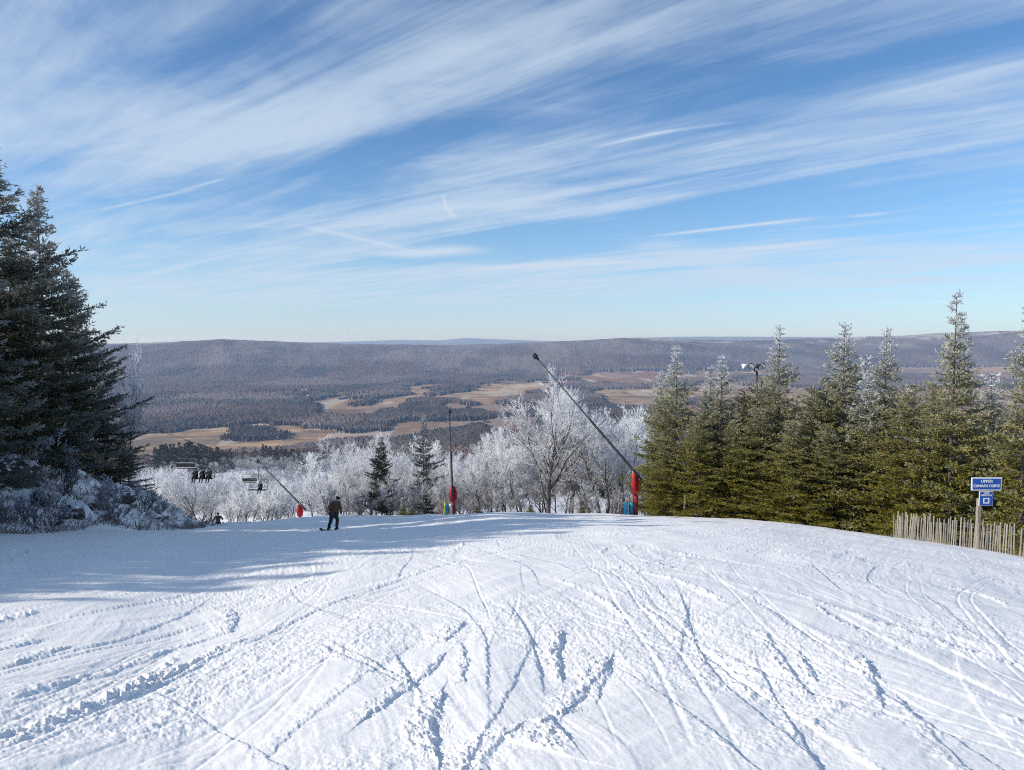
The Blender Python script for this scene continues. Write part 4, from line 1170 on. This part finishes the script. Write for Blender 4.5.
# ------------------------------------------------------------------ floodlights behind the spruces
def floodlight():
    b = at(757, 372, 47); g = gz(b.x, 47)
    o = thing('floodlight_pole', 'dark pole with floodlights rising behind the right hand spruces', 'floodlight', (b.x, 47, g - .2))
    top = b.z - g + .2
    MB().tube([(0, 0, 0), (0, 0, top - 1), (.0, 0, top)], [.10, .07, .06], 10).build('pole', M_DARK, o, smooth=True)
    MB().tube([(0.02, 0, top), (-.14, 0, top + .06), (-.2, 0, top + .3)], .05, 8).box((-.30, 0, top + .32), (1.15, .08, .08)).build('crossarm', M_DARK, o)
    for k, (x, yw, m) in enumerate(((-.82, .5, M_WHITE), (-.36, -.3, M_DARK), (.12, .6, M_DARK), (.36, -.5, M_DARK))):
        c = Vector((x, 0, top + .38 + .05 * (k % 2))); Rm = Matrix.Rotation(yw, 3, 'Z') @ Matrix.Rotation(.5, 3, 'X')
        h = MB().tube([c + Rm @ Vector((0, .18, 0)), c + Rm @ Vector((0, .12, 0)), c + Rm @ Vector((0, -.04, 0)), c + Rm @ Vector((0, -.18, 0))], [.07, .10, .17, .21], 12)
        hd = h.build('lamp_head', m, o, smooth=False)
        MB().tube([c + Rm @ Vector((0, -.182, 0)), c + Rm @ Vector((0, -.20, 0))], [.185, .185], 12).build('lens', M_WHITE, hd)
        MB().tube([c, c + Vector((0, 0, -.2))], .03, 6).build('bracket', M_DARK, hd)
floodlight()

# ------------------------------------------------------------------ picket fence and trail sign
def fence():
    P = [(893, 542.5, 33.4), (925, 547, 31), (960, 552, 29), (1000, 557.5, 27), (1036, 563, 25.6), (1100, 574, 23.5)]
    W = []
    for px, py, Y in P:
        x, y, z = ray(px, py); X = x * Y / y; W.append((X, Y + 0.0))
    o = thing('picket_fence', 'weathered wooden snow fence of thin leaning pickets at the right edge of the run', 'fence', (W[1][0], W[1][1], gz(*W[1])))
    L = Vector(o.location); rf = random.Random(3)
    seg = [math.dist(W[i], W[i + 1]) for i in range(len(W) - 1)]; tot = sum(seg); n = 86
    tops = []; mids = []
    for k in range(n):
        s = tot * k / (n - 1); i = 0
        while i < len(seg) - 1 and s > seg[i]: s -= seg[i]; i += 1
        t = s / seg[i]; X = W[i][0] * (1 - t) + W[i + 1][0] * t; Y = W[i][1] * (1 - t) + W[i + 1][1] * t
        g = gz(X, Y); base = Vector((X, Y, g)) - L
        H = rf.uniform(1.02, 1.25) * (0.78 if rf.random() < .15 else 1)
        ln = rf.gauss(.015, .03)
        tops.append(base + Vector((ln * .8, 0, .85))); mids.append(base + Vector((ln * .3, 0, .35)))
        if rf.random() < .04: continue
        Rm = Matrix.Rotation(ln, 3, 'Y') @ Matrix.Rotation(rf.gauss(-.35, .25), 3, 'Z')
        MB().box(base + Vector((ln * H / 2, -.03, H / 2 - .05)), (.042, .014, H + .1), Rm).build('picket', M_PICKET, o)
    for w in (tops, mids): MB().tube(w, .006, 4).build('wire', M_POLE, o)
fence()

def text_mesh(body, size, mat, name, parent, loc, rot, width=None):
    c = bpy.data.curves.new(name, 'FONT'); c.body = body; c.size = size; c.align_x = 'CENTER'; c.align_y = 'CENTER'; c.extrude = .003; c.offset = size * 0.022
    o = bpy.data.objects.new(name, c); COL.objects.link(o)
    dg = bpy.context.evaluated_depsgraph_get(); dg.update()
    me = bpy.data.meshes.new_from_object(o.evaluated_get(dg)); me.name = name
    bpy.data.objects.remove(o)
    me.materials.clear(); me.materials.append(mat)
    if width:
        xs = [v.co.x for v in me.vertices]; k = width / (max(xs) - min(xs))
        for v in me.vertices: v.co.x *= k
    q = link(name, me, parent); q.location = loc; q.rotation_euler = rot
    return q

def trail_sign():
    Y = 28.2; b = at(977, 551, Y); g = gz(b.x, Y)
    o = thing('trail_sign', 'blue trail sign reading UPPER CANAAN CURVE on a wooden post', 'trail sign', (b.x, Y, g))
    k = Y / F
    z = lambda py: at(977, py, Y).z - g
    xx = lambda px: (px - 977) * k
    MB().box((xx(977), 0, z(505) / 2 - .15), (.135, .125, z(492) + .3)).build('post', M_WOOD, o, bevel=.012)
    def panel(name, x0, x1, y0, y1, border, Yo):
        cx, cz = (xx(x0) + xx(x1)) / 2, (z(y0) + z(y1)) / 2; w, h = xx(x1) - xx(x0), z(y0) - z(y1)
        f = MB().box((cx, Yo, cz), (w, .03, h)).build(name, M_WHITE, o, bevel=.006)
        MB().box((cx, Yo - .018, cz), (w - border * 2, .012, h - border * 2)).build('face', M_SIGN, f, bevel=.003)
        return f, cx, cz, w, h, Yo - .028
    f, cx, cz, w, h, yo = panel('name_board', 967, 997.5, 477, 490, .045, -.085)
    text_mesh('UPPER', .145, M_WHITE, 'lettering', f, (cx, yo, cz + .105), (PI / 2, 0, 0), .46)
    text_mesh('CANAAN CURVE', .145, M_WHITE, 'lettering', f, (cx, yo, cz - .075), (PI / 2, 0, 0), w - .15)
    f, cx, cz, w, h, yo = panel('rating_board', 975.5, 989.5, 491, 505, .018, -.08)
    text_mesh('MORE', .085, M_WHITE, 'lettering', f, (cx, yo, cz + .205), (PI / 2, 0, 0), .20)
    text_mesh('DIFFICULT', .085, M_WHITE, 'lettering', f, (cx, yo, cz + .125), (PI / 2, 0, 0), w - .09)
    s = MB()
    for dx, dz, a, c in ((0, .085, .23, .04), (0, -.085, .23, .04), (-.095, 0, .04, .13), (.095, 0, .04, .13)): s.box((cx + dx, yo, cz - .085 + dz), (a, .01, c))
    s.build('square_symbol', M_WHITE, f)
trail_sign()

# ------------------------------------------------------------------ bank: rocks, brown tufts
def rock(label, px, py, Y, sz, seed, group=None):
    b = at(px, py, Y); g = gz(b.x, Y)
    bm = bmesh.new(); bmesh.ops.create_icosphere(bm, subdivisions=4, radius=1.0)
    co = np.array([v.co[:] for v in bm.verts])
    n = fbm(co[:, 0] * 1.3 + co[:, 2] + seed, co[:, 1] * 1.3 - co[:, 2] * .7, 4, seed)
    n2 = fbm(co[:, 0] * 4 + seed, co[:, 1] * 4 + co[:, 2] * 3, 3, seed + 5)
    for v, a, c in zip(bm.verts, n, n2):
        v.co *= 0.55 + a * .8 + c * .22; v.co.x *= sz[0]; v.co.y *= sz[1]; v.co.z *= sz[2]
    me = bpy.data.meshes.new('boulder'); bm.to_mesh(me); bm.free(); me.materials.append(M_ROCKSNOW)
    o = link('boulder', me, None, (b.x, Y, g + sz[2] * .15)); tag(o, label, 'boulder', group)
def rocksnow():
    m = worn('boulder', (0.035, 0.030, 0.026), (0.13, 0.105, 0.085), 3, .9, bump=.8); nt = m.node_tree; N = nt.nodes; L = nt.links
    b = N['Principled BSDF']; src = b.inputs['Base Color'].links[0].from_socket
    ge = N.new('ShaderNodeNewGeometry'); sp = N.new('ShaderNodeSeparateXYZ'); L.new(ge.outputs['Normal'], sp.inputs[0])
    no = N.new('ShaderNodeTexNoise'); no.inputs['Scale'].default_value = 5; ad = N.new('ShaderNodeMath'); ad.operation = 'ADD'
    L.new(sp.outputs[2], ad.inputs[0]); L.new(no.outputs[0], ad.inputs[1])
    mr = N.new('ShaderNodeMapRange'); L.new(ad.outputs[0], mr.inputs[0]); mr.inputs[1].default_value = 1.05; mr.inputs[2].default_value = 1.22
    mx = N.new('ShaderNodeMixRGB'); L.new(mr.outputs[0], mx.inputs[0]); L.new(src, mx.inputs[1]); mx.inputs[2].default_value = (.82, .84, .87, 1)
    L.new(mx.outputs[0], b.inputs['Base Color']); return m
M_ROCKSNOW = rocksnow()
rock('dark boulder at the left edge of the picture at the foot of the bank', 8, 517, 31.2, (1.0, .8, .75), 3)
rock('brown boulder second from the left edge on the bank', 24, 512, 31.6, (.7, .6, .7), 5)
rock('small dark rock on the bank right of the two boulders', 41, 519, 31, (.45, .4, .4), 7)
rock('dark rock on the middle of the shaded bank', 86, 514, 34.5, (.55, .5, .35), 9)
rock('broad dark rock under the last spruces of the bank', 116, 498, 39, (.9, .7, .55), 11)
rock('dark low rock near the right end of the bank', 150, 512, 41, (.6, .5, .3), 13)
rock('mid sized dark rock half buried where the bank meets the run', 72, 520, 31.5, (.5, .4, .35), 17)
rock('dark rock beside the half buried one at the foot of the bank', 100, 522, 34, (.42, .35, .3), 19)
rock('little rock at the base of the bank left of the middle', 64, 527, 31, (.3, .3, .2), 15)

def bank_grass():
    rng = np.random.default_rng(44); n = 17000
    Y = rng.uniform(18, 56, n); X = -17.9 - 9.5 * rng.random(n) ** 1.1
    k = fbm(X * .55, Y * .55, 3, 701) > 0.41; k &= np.arctan2(X, Y) < -0.40; X, Y = X[k], Y[k]
    Z = ground(X, Y) + snow_relief(X, Y) - 0.04
    P = np.stack([X, Y, Z], 1); D = rng.normal(0, .55, P.shape) + np.array([.25, 0, .9])
    V, Fc = tufts(np.repeat(P, 2, 0) + rng.normal(0, .05, (2 * len(P), 3)), np.repeat(D, 2, 0) + rng.normal(0, .3, (2 * len(P), 3)), rng.uniform(.15, .50, 2 * len(P)), rng.uniform(.008, .022, 2 * len(P)), rng)
    br = np.array([[.15, .095, .052]]) * rng.uniform(.5, 1.4, (2 * len(P), 1)); wh = rng.random((2 * len(P), 1)) * .55
    c = br * (1 - wh) + np.array([[.6, .62, .66]]) * wh
    o = link('bank_grass', mesh_np('bank_grass', V, Fc, M_RIME, np.repeat(c, 4, 0)))
    tag(o, 'frosted dry grass poking through the snow of the shaded bank', 'grass', kind='stuff')
bank_grass()

# ------------------------------------------------------------------ valley road and farm buildings
def on_valley(px, py):
    x, y, z = ray(px, py)
    lo, hi = 1900.0, 9000.0; ts = np.linspace(lo, hi, 1500); g = ground(x * ts / y, ts); d = z * ts / y - g
    i = int(np.argmax(d <= 0)); return x * ts[i] / y, ts[i], float(g[i])
def road():
    pts = [on_valley(*p) for p in ((378, 401), (386, 396), (391, 391), (395, 388), (399, 385.5), (408, 384), (418, 383.5))]
    V = []; Fc = []
    for i, (x, y, z) in enumerate(pts):
        a = pts[max(i - 1, 0)]; b_ = pts[min(i + 1, len(pts) - 1)]
        d = Vector((b_[0] - a[0], b_[1] - a[1], 0)).normalized(); n = Vector((d.y, -d.x, 0)) * 9
        zz = gz(x, y) + 1.2
        V += [(x + n.x, y + n.y, zz), (x - n.x, y - n.y, zz)]
    for i in range(len(pts) - 1): Fc.append([2 * i, 2 * i + 1, 2 * i + 3, 2 * i + 2])
    me = bpy.data.meshes.new('valley_road'); me.from_pydata(V, [], Fc); me.update(); me.materials.append(worn('pale_road', (.42, .42, .43), (.55, .55, .56), .05, .7))
    o = link('valley_road', me); o['kind'] = 'structure'; o['label'] = 'pale road curving through the fields of the valley'
road()
def house(label, px, py, w, d, h, wall, roof, rz):
    x, y, z = on_valley(px, py)
    o = thing('farmhouse', label, 'house', (x, y, z), rz, 'farm buildings in the valley')
    MB().box((0, 0, h / 2), (w, d, h)).build('wall', wall, o)
    r = MB(); r.v = [Vector(q) for q in ((-w / 2 - .6, -d / 2 - .6, h), (w / 2 + .6, -d / 2 - .6, h), (w / 2 + .6, d / 2 + .6, h), (-w / 2 - .6, d / 2 + .6, h), (-w / 2 - .6, 0, h + d * .42), (w / 2 + .6, 0, h + d * .42))]
    r.f = [[0, 1, 5, 4], [2, 3, 4, 5], [0, 4, 3], [1, 2, 5], [0, 3, 2, 1]]; r.build('roof', roof, o)
    for xx in (-w * .3, 0, w * .3): MB().box((xx, -d / 2 - .03, h * .55), (1.4, .1, 1.7)).build('window', M_DARK, o)
M_ROOF = worn('grey_roof', (.10, .10, .11), (.18, .18, .19), .3, .8)
house('white farmhouse far out in the valley beneath the left ridge', 299, 389.5, 16, 10, 6, M_WHITE, M_ROOF, .3)
house('long pale barn beside the white farmhouse in the valley', 304, 391, 26, 11, 5, M_WHITE, M_WHITE, -.2)
house('small white house at the edge of the russet field in the valley', 313, 395, 14, 9, 5, M_WHITE, M_ROOF, .5)
# ------------------------------------------------------------------ light, air, sky, camera
SUN_EL = math.radians(27.0)
SUN_AZ = math.radians(-103.0)      # left of the view, a little behind
sd = bpy.data.lights.new('sun', 'SUN'); sd.energy = 4.9; sd.angle = math.radians(0.53); sd.color = (1.0, 0.925, 0.82)
so = bpy.data.objects.new('sun', sd); COL.objects.link(so)
sv = Vector((math.sin(SUN_AZ) * math.cos(SUN_EL), math.cos(SUN_AZ) * math.cos(SUN_EL), math.sin(SUN_EL)))
so.rotation_euler = sv.to_track_quat('Z', 'Y').to_euler()
so.location = (0, 0, 60)

def build_haze():
    b = MB(); b.box((0, 15500, -193), (60000, 33000, 424))
    m = bpy.data.materials.new('air'); m.use_nodes = True; nt = m.node_tree; nt.nodes.clear()
    o_ = nt.nodes.new('ShaderNodeOutputMaterial'); v = nt.nodes.new('ShaderNodeVolumePrincipled')
    v.inputs['Color'].default_value = (0.40, 0.62, 1.0, 1); v.inputs['Absorption Color'].default_value = (1, 1, 1, 1); v.inputs['Density'].default_value = HAZE; v.inputs['Anisotropy'].default_value = 0.1
    nt.links.new(v.outputs[0], o_.inputs['Volume'])
    o = b.build('haze', m); o['kind'] = 'stuff'; o['label'] = 'thin blue air haze over the valley'
HAZE = 6.8e-5
build_haze()

def build_world():
    w = bpy.data.worlds.new('World'); S.world = w; w.use_nodes = True
    nt = w.node_tree; N = nt.nodes; L = nt.links; N.clear()
    out = N.new('ShaderNodeOutputWorld'); bg = N.new('ShaderNodeBackground'); bg.inputs[1].default_value = SKY
    sky = N.new('ShaderNodeTexSky'); sky.sky_type = 'NISHITA'; sky.sun_disc = False
    sky.sun_elevation = SUN_EL; sky.sun_rotation = SUN_AZ; sky.altitude = 1300; sky.air_density = 1.0; sky.dust_density = 0.6; sky.ozone_density = 2.0
    tc = N.new('ShaderNodeTexCoord'); sep = N.new('ShaderNodeSeparateXYZ'); L.new(tc.outputs['Generated'], sep.inputs[0])
    def mth(op, a, b=None, c=None, clamp=False):
        n = N.new('ShaderNodeMath'); n.operation = op; n.use_clamp = clamp
        for i, v in enumerate((a, b, c)):
            if v is None: continue
            if isinstance(v, (int, float)): n.inputs[i].default_value = v
            else: L.new(v, n.inputs[i])
        return n.outputs[0]
    def smooth(x, a, b):
        n = N.new('ShaderNodeMapRange'); n.interpolation_type = 'SMOOTHSTEP'
        L.new(x, n.inputs[0]); n.inputs[1].default_value = a; n.inputs[2].default_value = b
        return n.outputs[0]
    zc = mth('MAXIMUM', sep.outputs[2], 0.006)
    cl = N.new('ShaderNodeCombineXYZ'); L.new(sep.outputs[0], cl.inputs[0]); L.new(sep.outputs[1], cl.inputs[1]); L.new(zc, cl.inputs[2]); L.new(cl.outputs[0], sky.inputs[0])
    zz = mth('ADD', zc, 0.03)
    U = mth('DIVIDE', sep.outputs[0], zz); V = mth('DIVIDE', sep.outputs[1], zz)     # a flat cloud deck overhead
    def deck(px, py):
        x, y, z = ray(px, py); l = math.sqrt(x * x + y * y + z * z); z /= l
        return x / l / (z + 0.03), y / l / (z + 0.03)
    ca = math.radians(47.0); tx, ty = -math.sin(ca), math.cos(ca)
    A = mth('ADD', mth('MULTIPLY', U, tx), mth('MULTIPLY', V, ty))
    B = mth('SUBTRACT', mth('MULTIPLY', U, ty), mth('MULTIPLY', V, tx))
    def noise(sa, sb, detail, rough, dist, off):
        cb = N.new('ShaderNodeCombineXYZ'); L.new(mth('MULTIPLY', A, sa), cb.inputs[0]); L.new(mth('MULTIPLY', B, sb), cb.inputs[1]); cb.inputs[2].default_value = off
        n = N.new('ShaderNodeTexNoise'); n.inputs['Scale'].default_value = 1; n.inputs['Detail'].default_value = detail
        n.inputs['Roughness'].default_value = rough; n.inputs['Distortion'].default_value = dist
        L.new(cb.outputs[0], n.inputs['Vector']); return n.outputs[0]
    n1 = noise(0.20, 1.25, 8, 0.62, 1.1, 3.1)
    n2 = noise(0.55, 5.0, 6, 0.6, 0.5, 7.7)
    n3 = noise(0.22, 0.5, 4, 0.55, 0.9, 1.3)
    n4 = noise(1.6, 2.6, 6, 0.65, 0.6, 5.5)
    n5 = noise(0.30, 9.0, 5, 0.7, 0.25, 2.2)
    fine = mth('ADD', mth('MULTIPLY', n1, 1.0), mth('ADD', mth('MULTIPLY', n2, 0.42), mth('ADD', mth('MULTIPLY', n4, 0.42), mth('MULTIPLY', n5, 0.12))))   # around .92
    dens = mth('ADD', mth('MULTIPLY', mth('SUBTRACT', fine, 0.98), 2.3), mth('MULTIPLY', mth('SUBTRACT', n3, 0.5), 1.2))
    dens = mth('ADD', dens, 0.33)
    def blob(p0, p1, width_px, wgt, sharp=2.0, taper=False):
        (x0, y0), (x1, y1) = deck(*p0), deck(*p1)
        mx, my = (p0[0] + p1[0]) / 2, (p0[1] + p1[1]) / 2
        cx, cy = (x0 + x1) / 2, (y0 + y1) / 2
        ln = math.hypot(x1 - x0, y1 - y0); ax, ay = (x1 - x0) / ln, (y1 - y0) / ln
        ex, ey = p1[0] - p0[0], p1[1] - p0[1]; el = math.hypot(ex, ey)
        qx, qy = deck(mx - ey / el * width_px, my + ex / el * width_px)
        wd = abs((qx - cx) * -ay + (qy - cy) * ax)
        du = mth('SUBTRACT', U, cx); dv = mth('SUBTRACT', V, cy)
        a = mth('DIVIDE', mth('ADD', mth('MULTIPLY', du, ax), mth('MULTIPLY', dv, ay)), ln / 2)
        b = mth('DIVIDE', mth('SUBTRACT', mth('MULTIPLY', dv, ax), mth('MULTIPLY', du, ay)), wd)
        q = mth('ADD', mth('POWER', mth('ABSOLUTE', a), sharp * 2), mth('POWER', mth('ABSOLUTE', b), sharp))
        return mth('MULTIPLY', mth('EXPONENT', mth('MULTIPLY', q, -1.0)), wgt)
    for p0, p1, wd, wg in CLOUDS: dens = mth('ADD', dens, blob(p0, p1, wd, wg))
    dens = mth('MULTIPLY', smooth(dens, -0.10, 1.25), 0.80)
    trail = None
    for p0, p1, wd, wg in TRAILS: trail = blob(p0, p1, wd, wg * 2.2, 2.0) if trail is None else mth('ADD', trail, blob(p0, p1, wd, wg * 2.2, 2.0))
    low = smooth(sep.outputs[2], 0.0, 0.06)
    dens = mth('MULTIPLY', dens, mth('ADD', mth('MULTIPLY', low, 0.75), 0.25))
    dens = mth('MINIMUM', mth('ADD', dens, trail), 0.95)
    mix = N.new('ShaderNodeMixRGB'); L.new(dens, mix.inputs[0])
    tint = N.new('ShaderNodeMixRGB'); tint.blend_type = 'MULTIPLY'; tint.inputs[0].default_value = 1.0
    L.new(sky.outputs[0], tint.inputs[1]); tint.inputs[2].default_value = SKYTINT
    L.new(tint.outputs[0], mix.inputs[1]); mix.inputs[2].default_value = CLOUD
    # pale band of distant air just over the horizon
    band = mth('MULTIPLY', mth('EXPONENT', mth('MULTIPLY', mth('DIVIDE', zc, 0.075), -1.0)), 0.62)
    mix2 = N.new('ShaderNodeMixRGB'); L.new(band, mix2.inputs[0]); L.new(mix.outputs[0], mix2.inputs[1]); mix2.inputs[2].default_value = HORIZON
    L.new(mix2.outputs[0], bg.inputs[0]); L.new(bg.outputs[0], out.inputs[0])
SKY = 0.124
SKYTINT = (0.67, 0.94, 1.14, 1)
CLOUD = (4.7, 5.6, 6.7, 1)
HORIZON = (4.8, 5.3, 6.4, 1)
CLOUDS = [((-60, 190), (330, 60), 70, 0.374), ((20, 150), (240, 115), 40, 0.252), ((250, 150), (620, 55), 26, 0.324), ((120, 90), (330, 20), 28, -0.396),
          ((60, 215), (420, 145), 14, -0.396), ((560, 110), (1030, 20), 26, -0.432), ((560, 60), (1000, -60), 24, 0.252), ((430, 205), (1050, 120), 30, 0.324),
          ((540, 195), (1080, 205), 22, -0.612), ((560, 236), (1100, 232), 12, -0.432), ((250, 230), (800, 188), 10, 0.360), ((60, 290), (460, 225), 15, 0.324), ((420, 262), (620, 232), 12, -0.360),
          ((-60, 300), (500, 268), 10, 0.216), ((680, 250), (1080, 258), 16, 0.288), ((560, 280), (960, 270), 10, 0.180), ((330, 150), (560, 115), 10, -0.288),
          ((-100, 262), (420, 246), 7, 0.288), ((200, 283), (760, 262), 6, 0.288), ((480, 292), (1080, 276), 6, 0.288), ((-100, 310), (600, 296), 6, 0.360), ((100, 240), (500, 200), 7, 0.288), ((300, 268), (620, 240), 5, -0.288), ((600, 224), (760, 280), 14, 0.540), ((860, 90), (1060, 60), 16, 0.216), ((20, 25), (160, -20), 20, -0.180)]
TRAILS = [((598, 146), (672, 130), 1.6, 0.20), ((650, 134), (735, 122), 1.5, 0.13), ((664, 235), (806, 219), 1.4, 0.42), ((470, 269), (655, 261), 1.8, 0.30), ((735, 251), (850, 238), 2.4, 0.22),
          ((850, 217), (888, 213), 1.3, 0.25), ((385, 256), (478, 248), 5.0, 0.42), ((180, 191), (226, 178), 1.4, 0.16), ((100, 210), (190, 190), 1.5, 0.2), ((443, 196), (447, 210), 1.5, 0.16), ((446, 206), (455, 219), 3.0, 0.10),
          ((300, 225), (430, 255), 2.0, 0.14)]
build_world()

cd = bpy.data.cameras.new('camera'); co = bpy.data.objects.new('camera', cd); COL.objects.link(co)
cd.sensor_width = 36.0; cd.sensor_fit = 'HORIZONTAL'; cd.lens = 36.0 * F / 1024.0
cd.clip_start = 0.1; cd.clip_end = 80000
co.location = (0, 0, 0); co.rotation_euler = (PI / 2 - TH, 0, 0)
S.camera = co
S.view_settings.view_transform = 'Standard'; S.view_settings.look = 'None'
S.view_settings.exposure = 0.07; S.view_settings.gamma = 1.0; S.view_settings.use_curve_mapping = False
S.cycles.use_denoising = False
S.cycles.pixel_filter_type = 'BLACKMAN_HARRIS'; S.cycles.filter_width = 1.05
S.cycles.max_bounces = 6; S.cycles.diffuse_bounces = 3; S.cycles.volume_bounces = 1
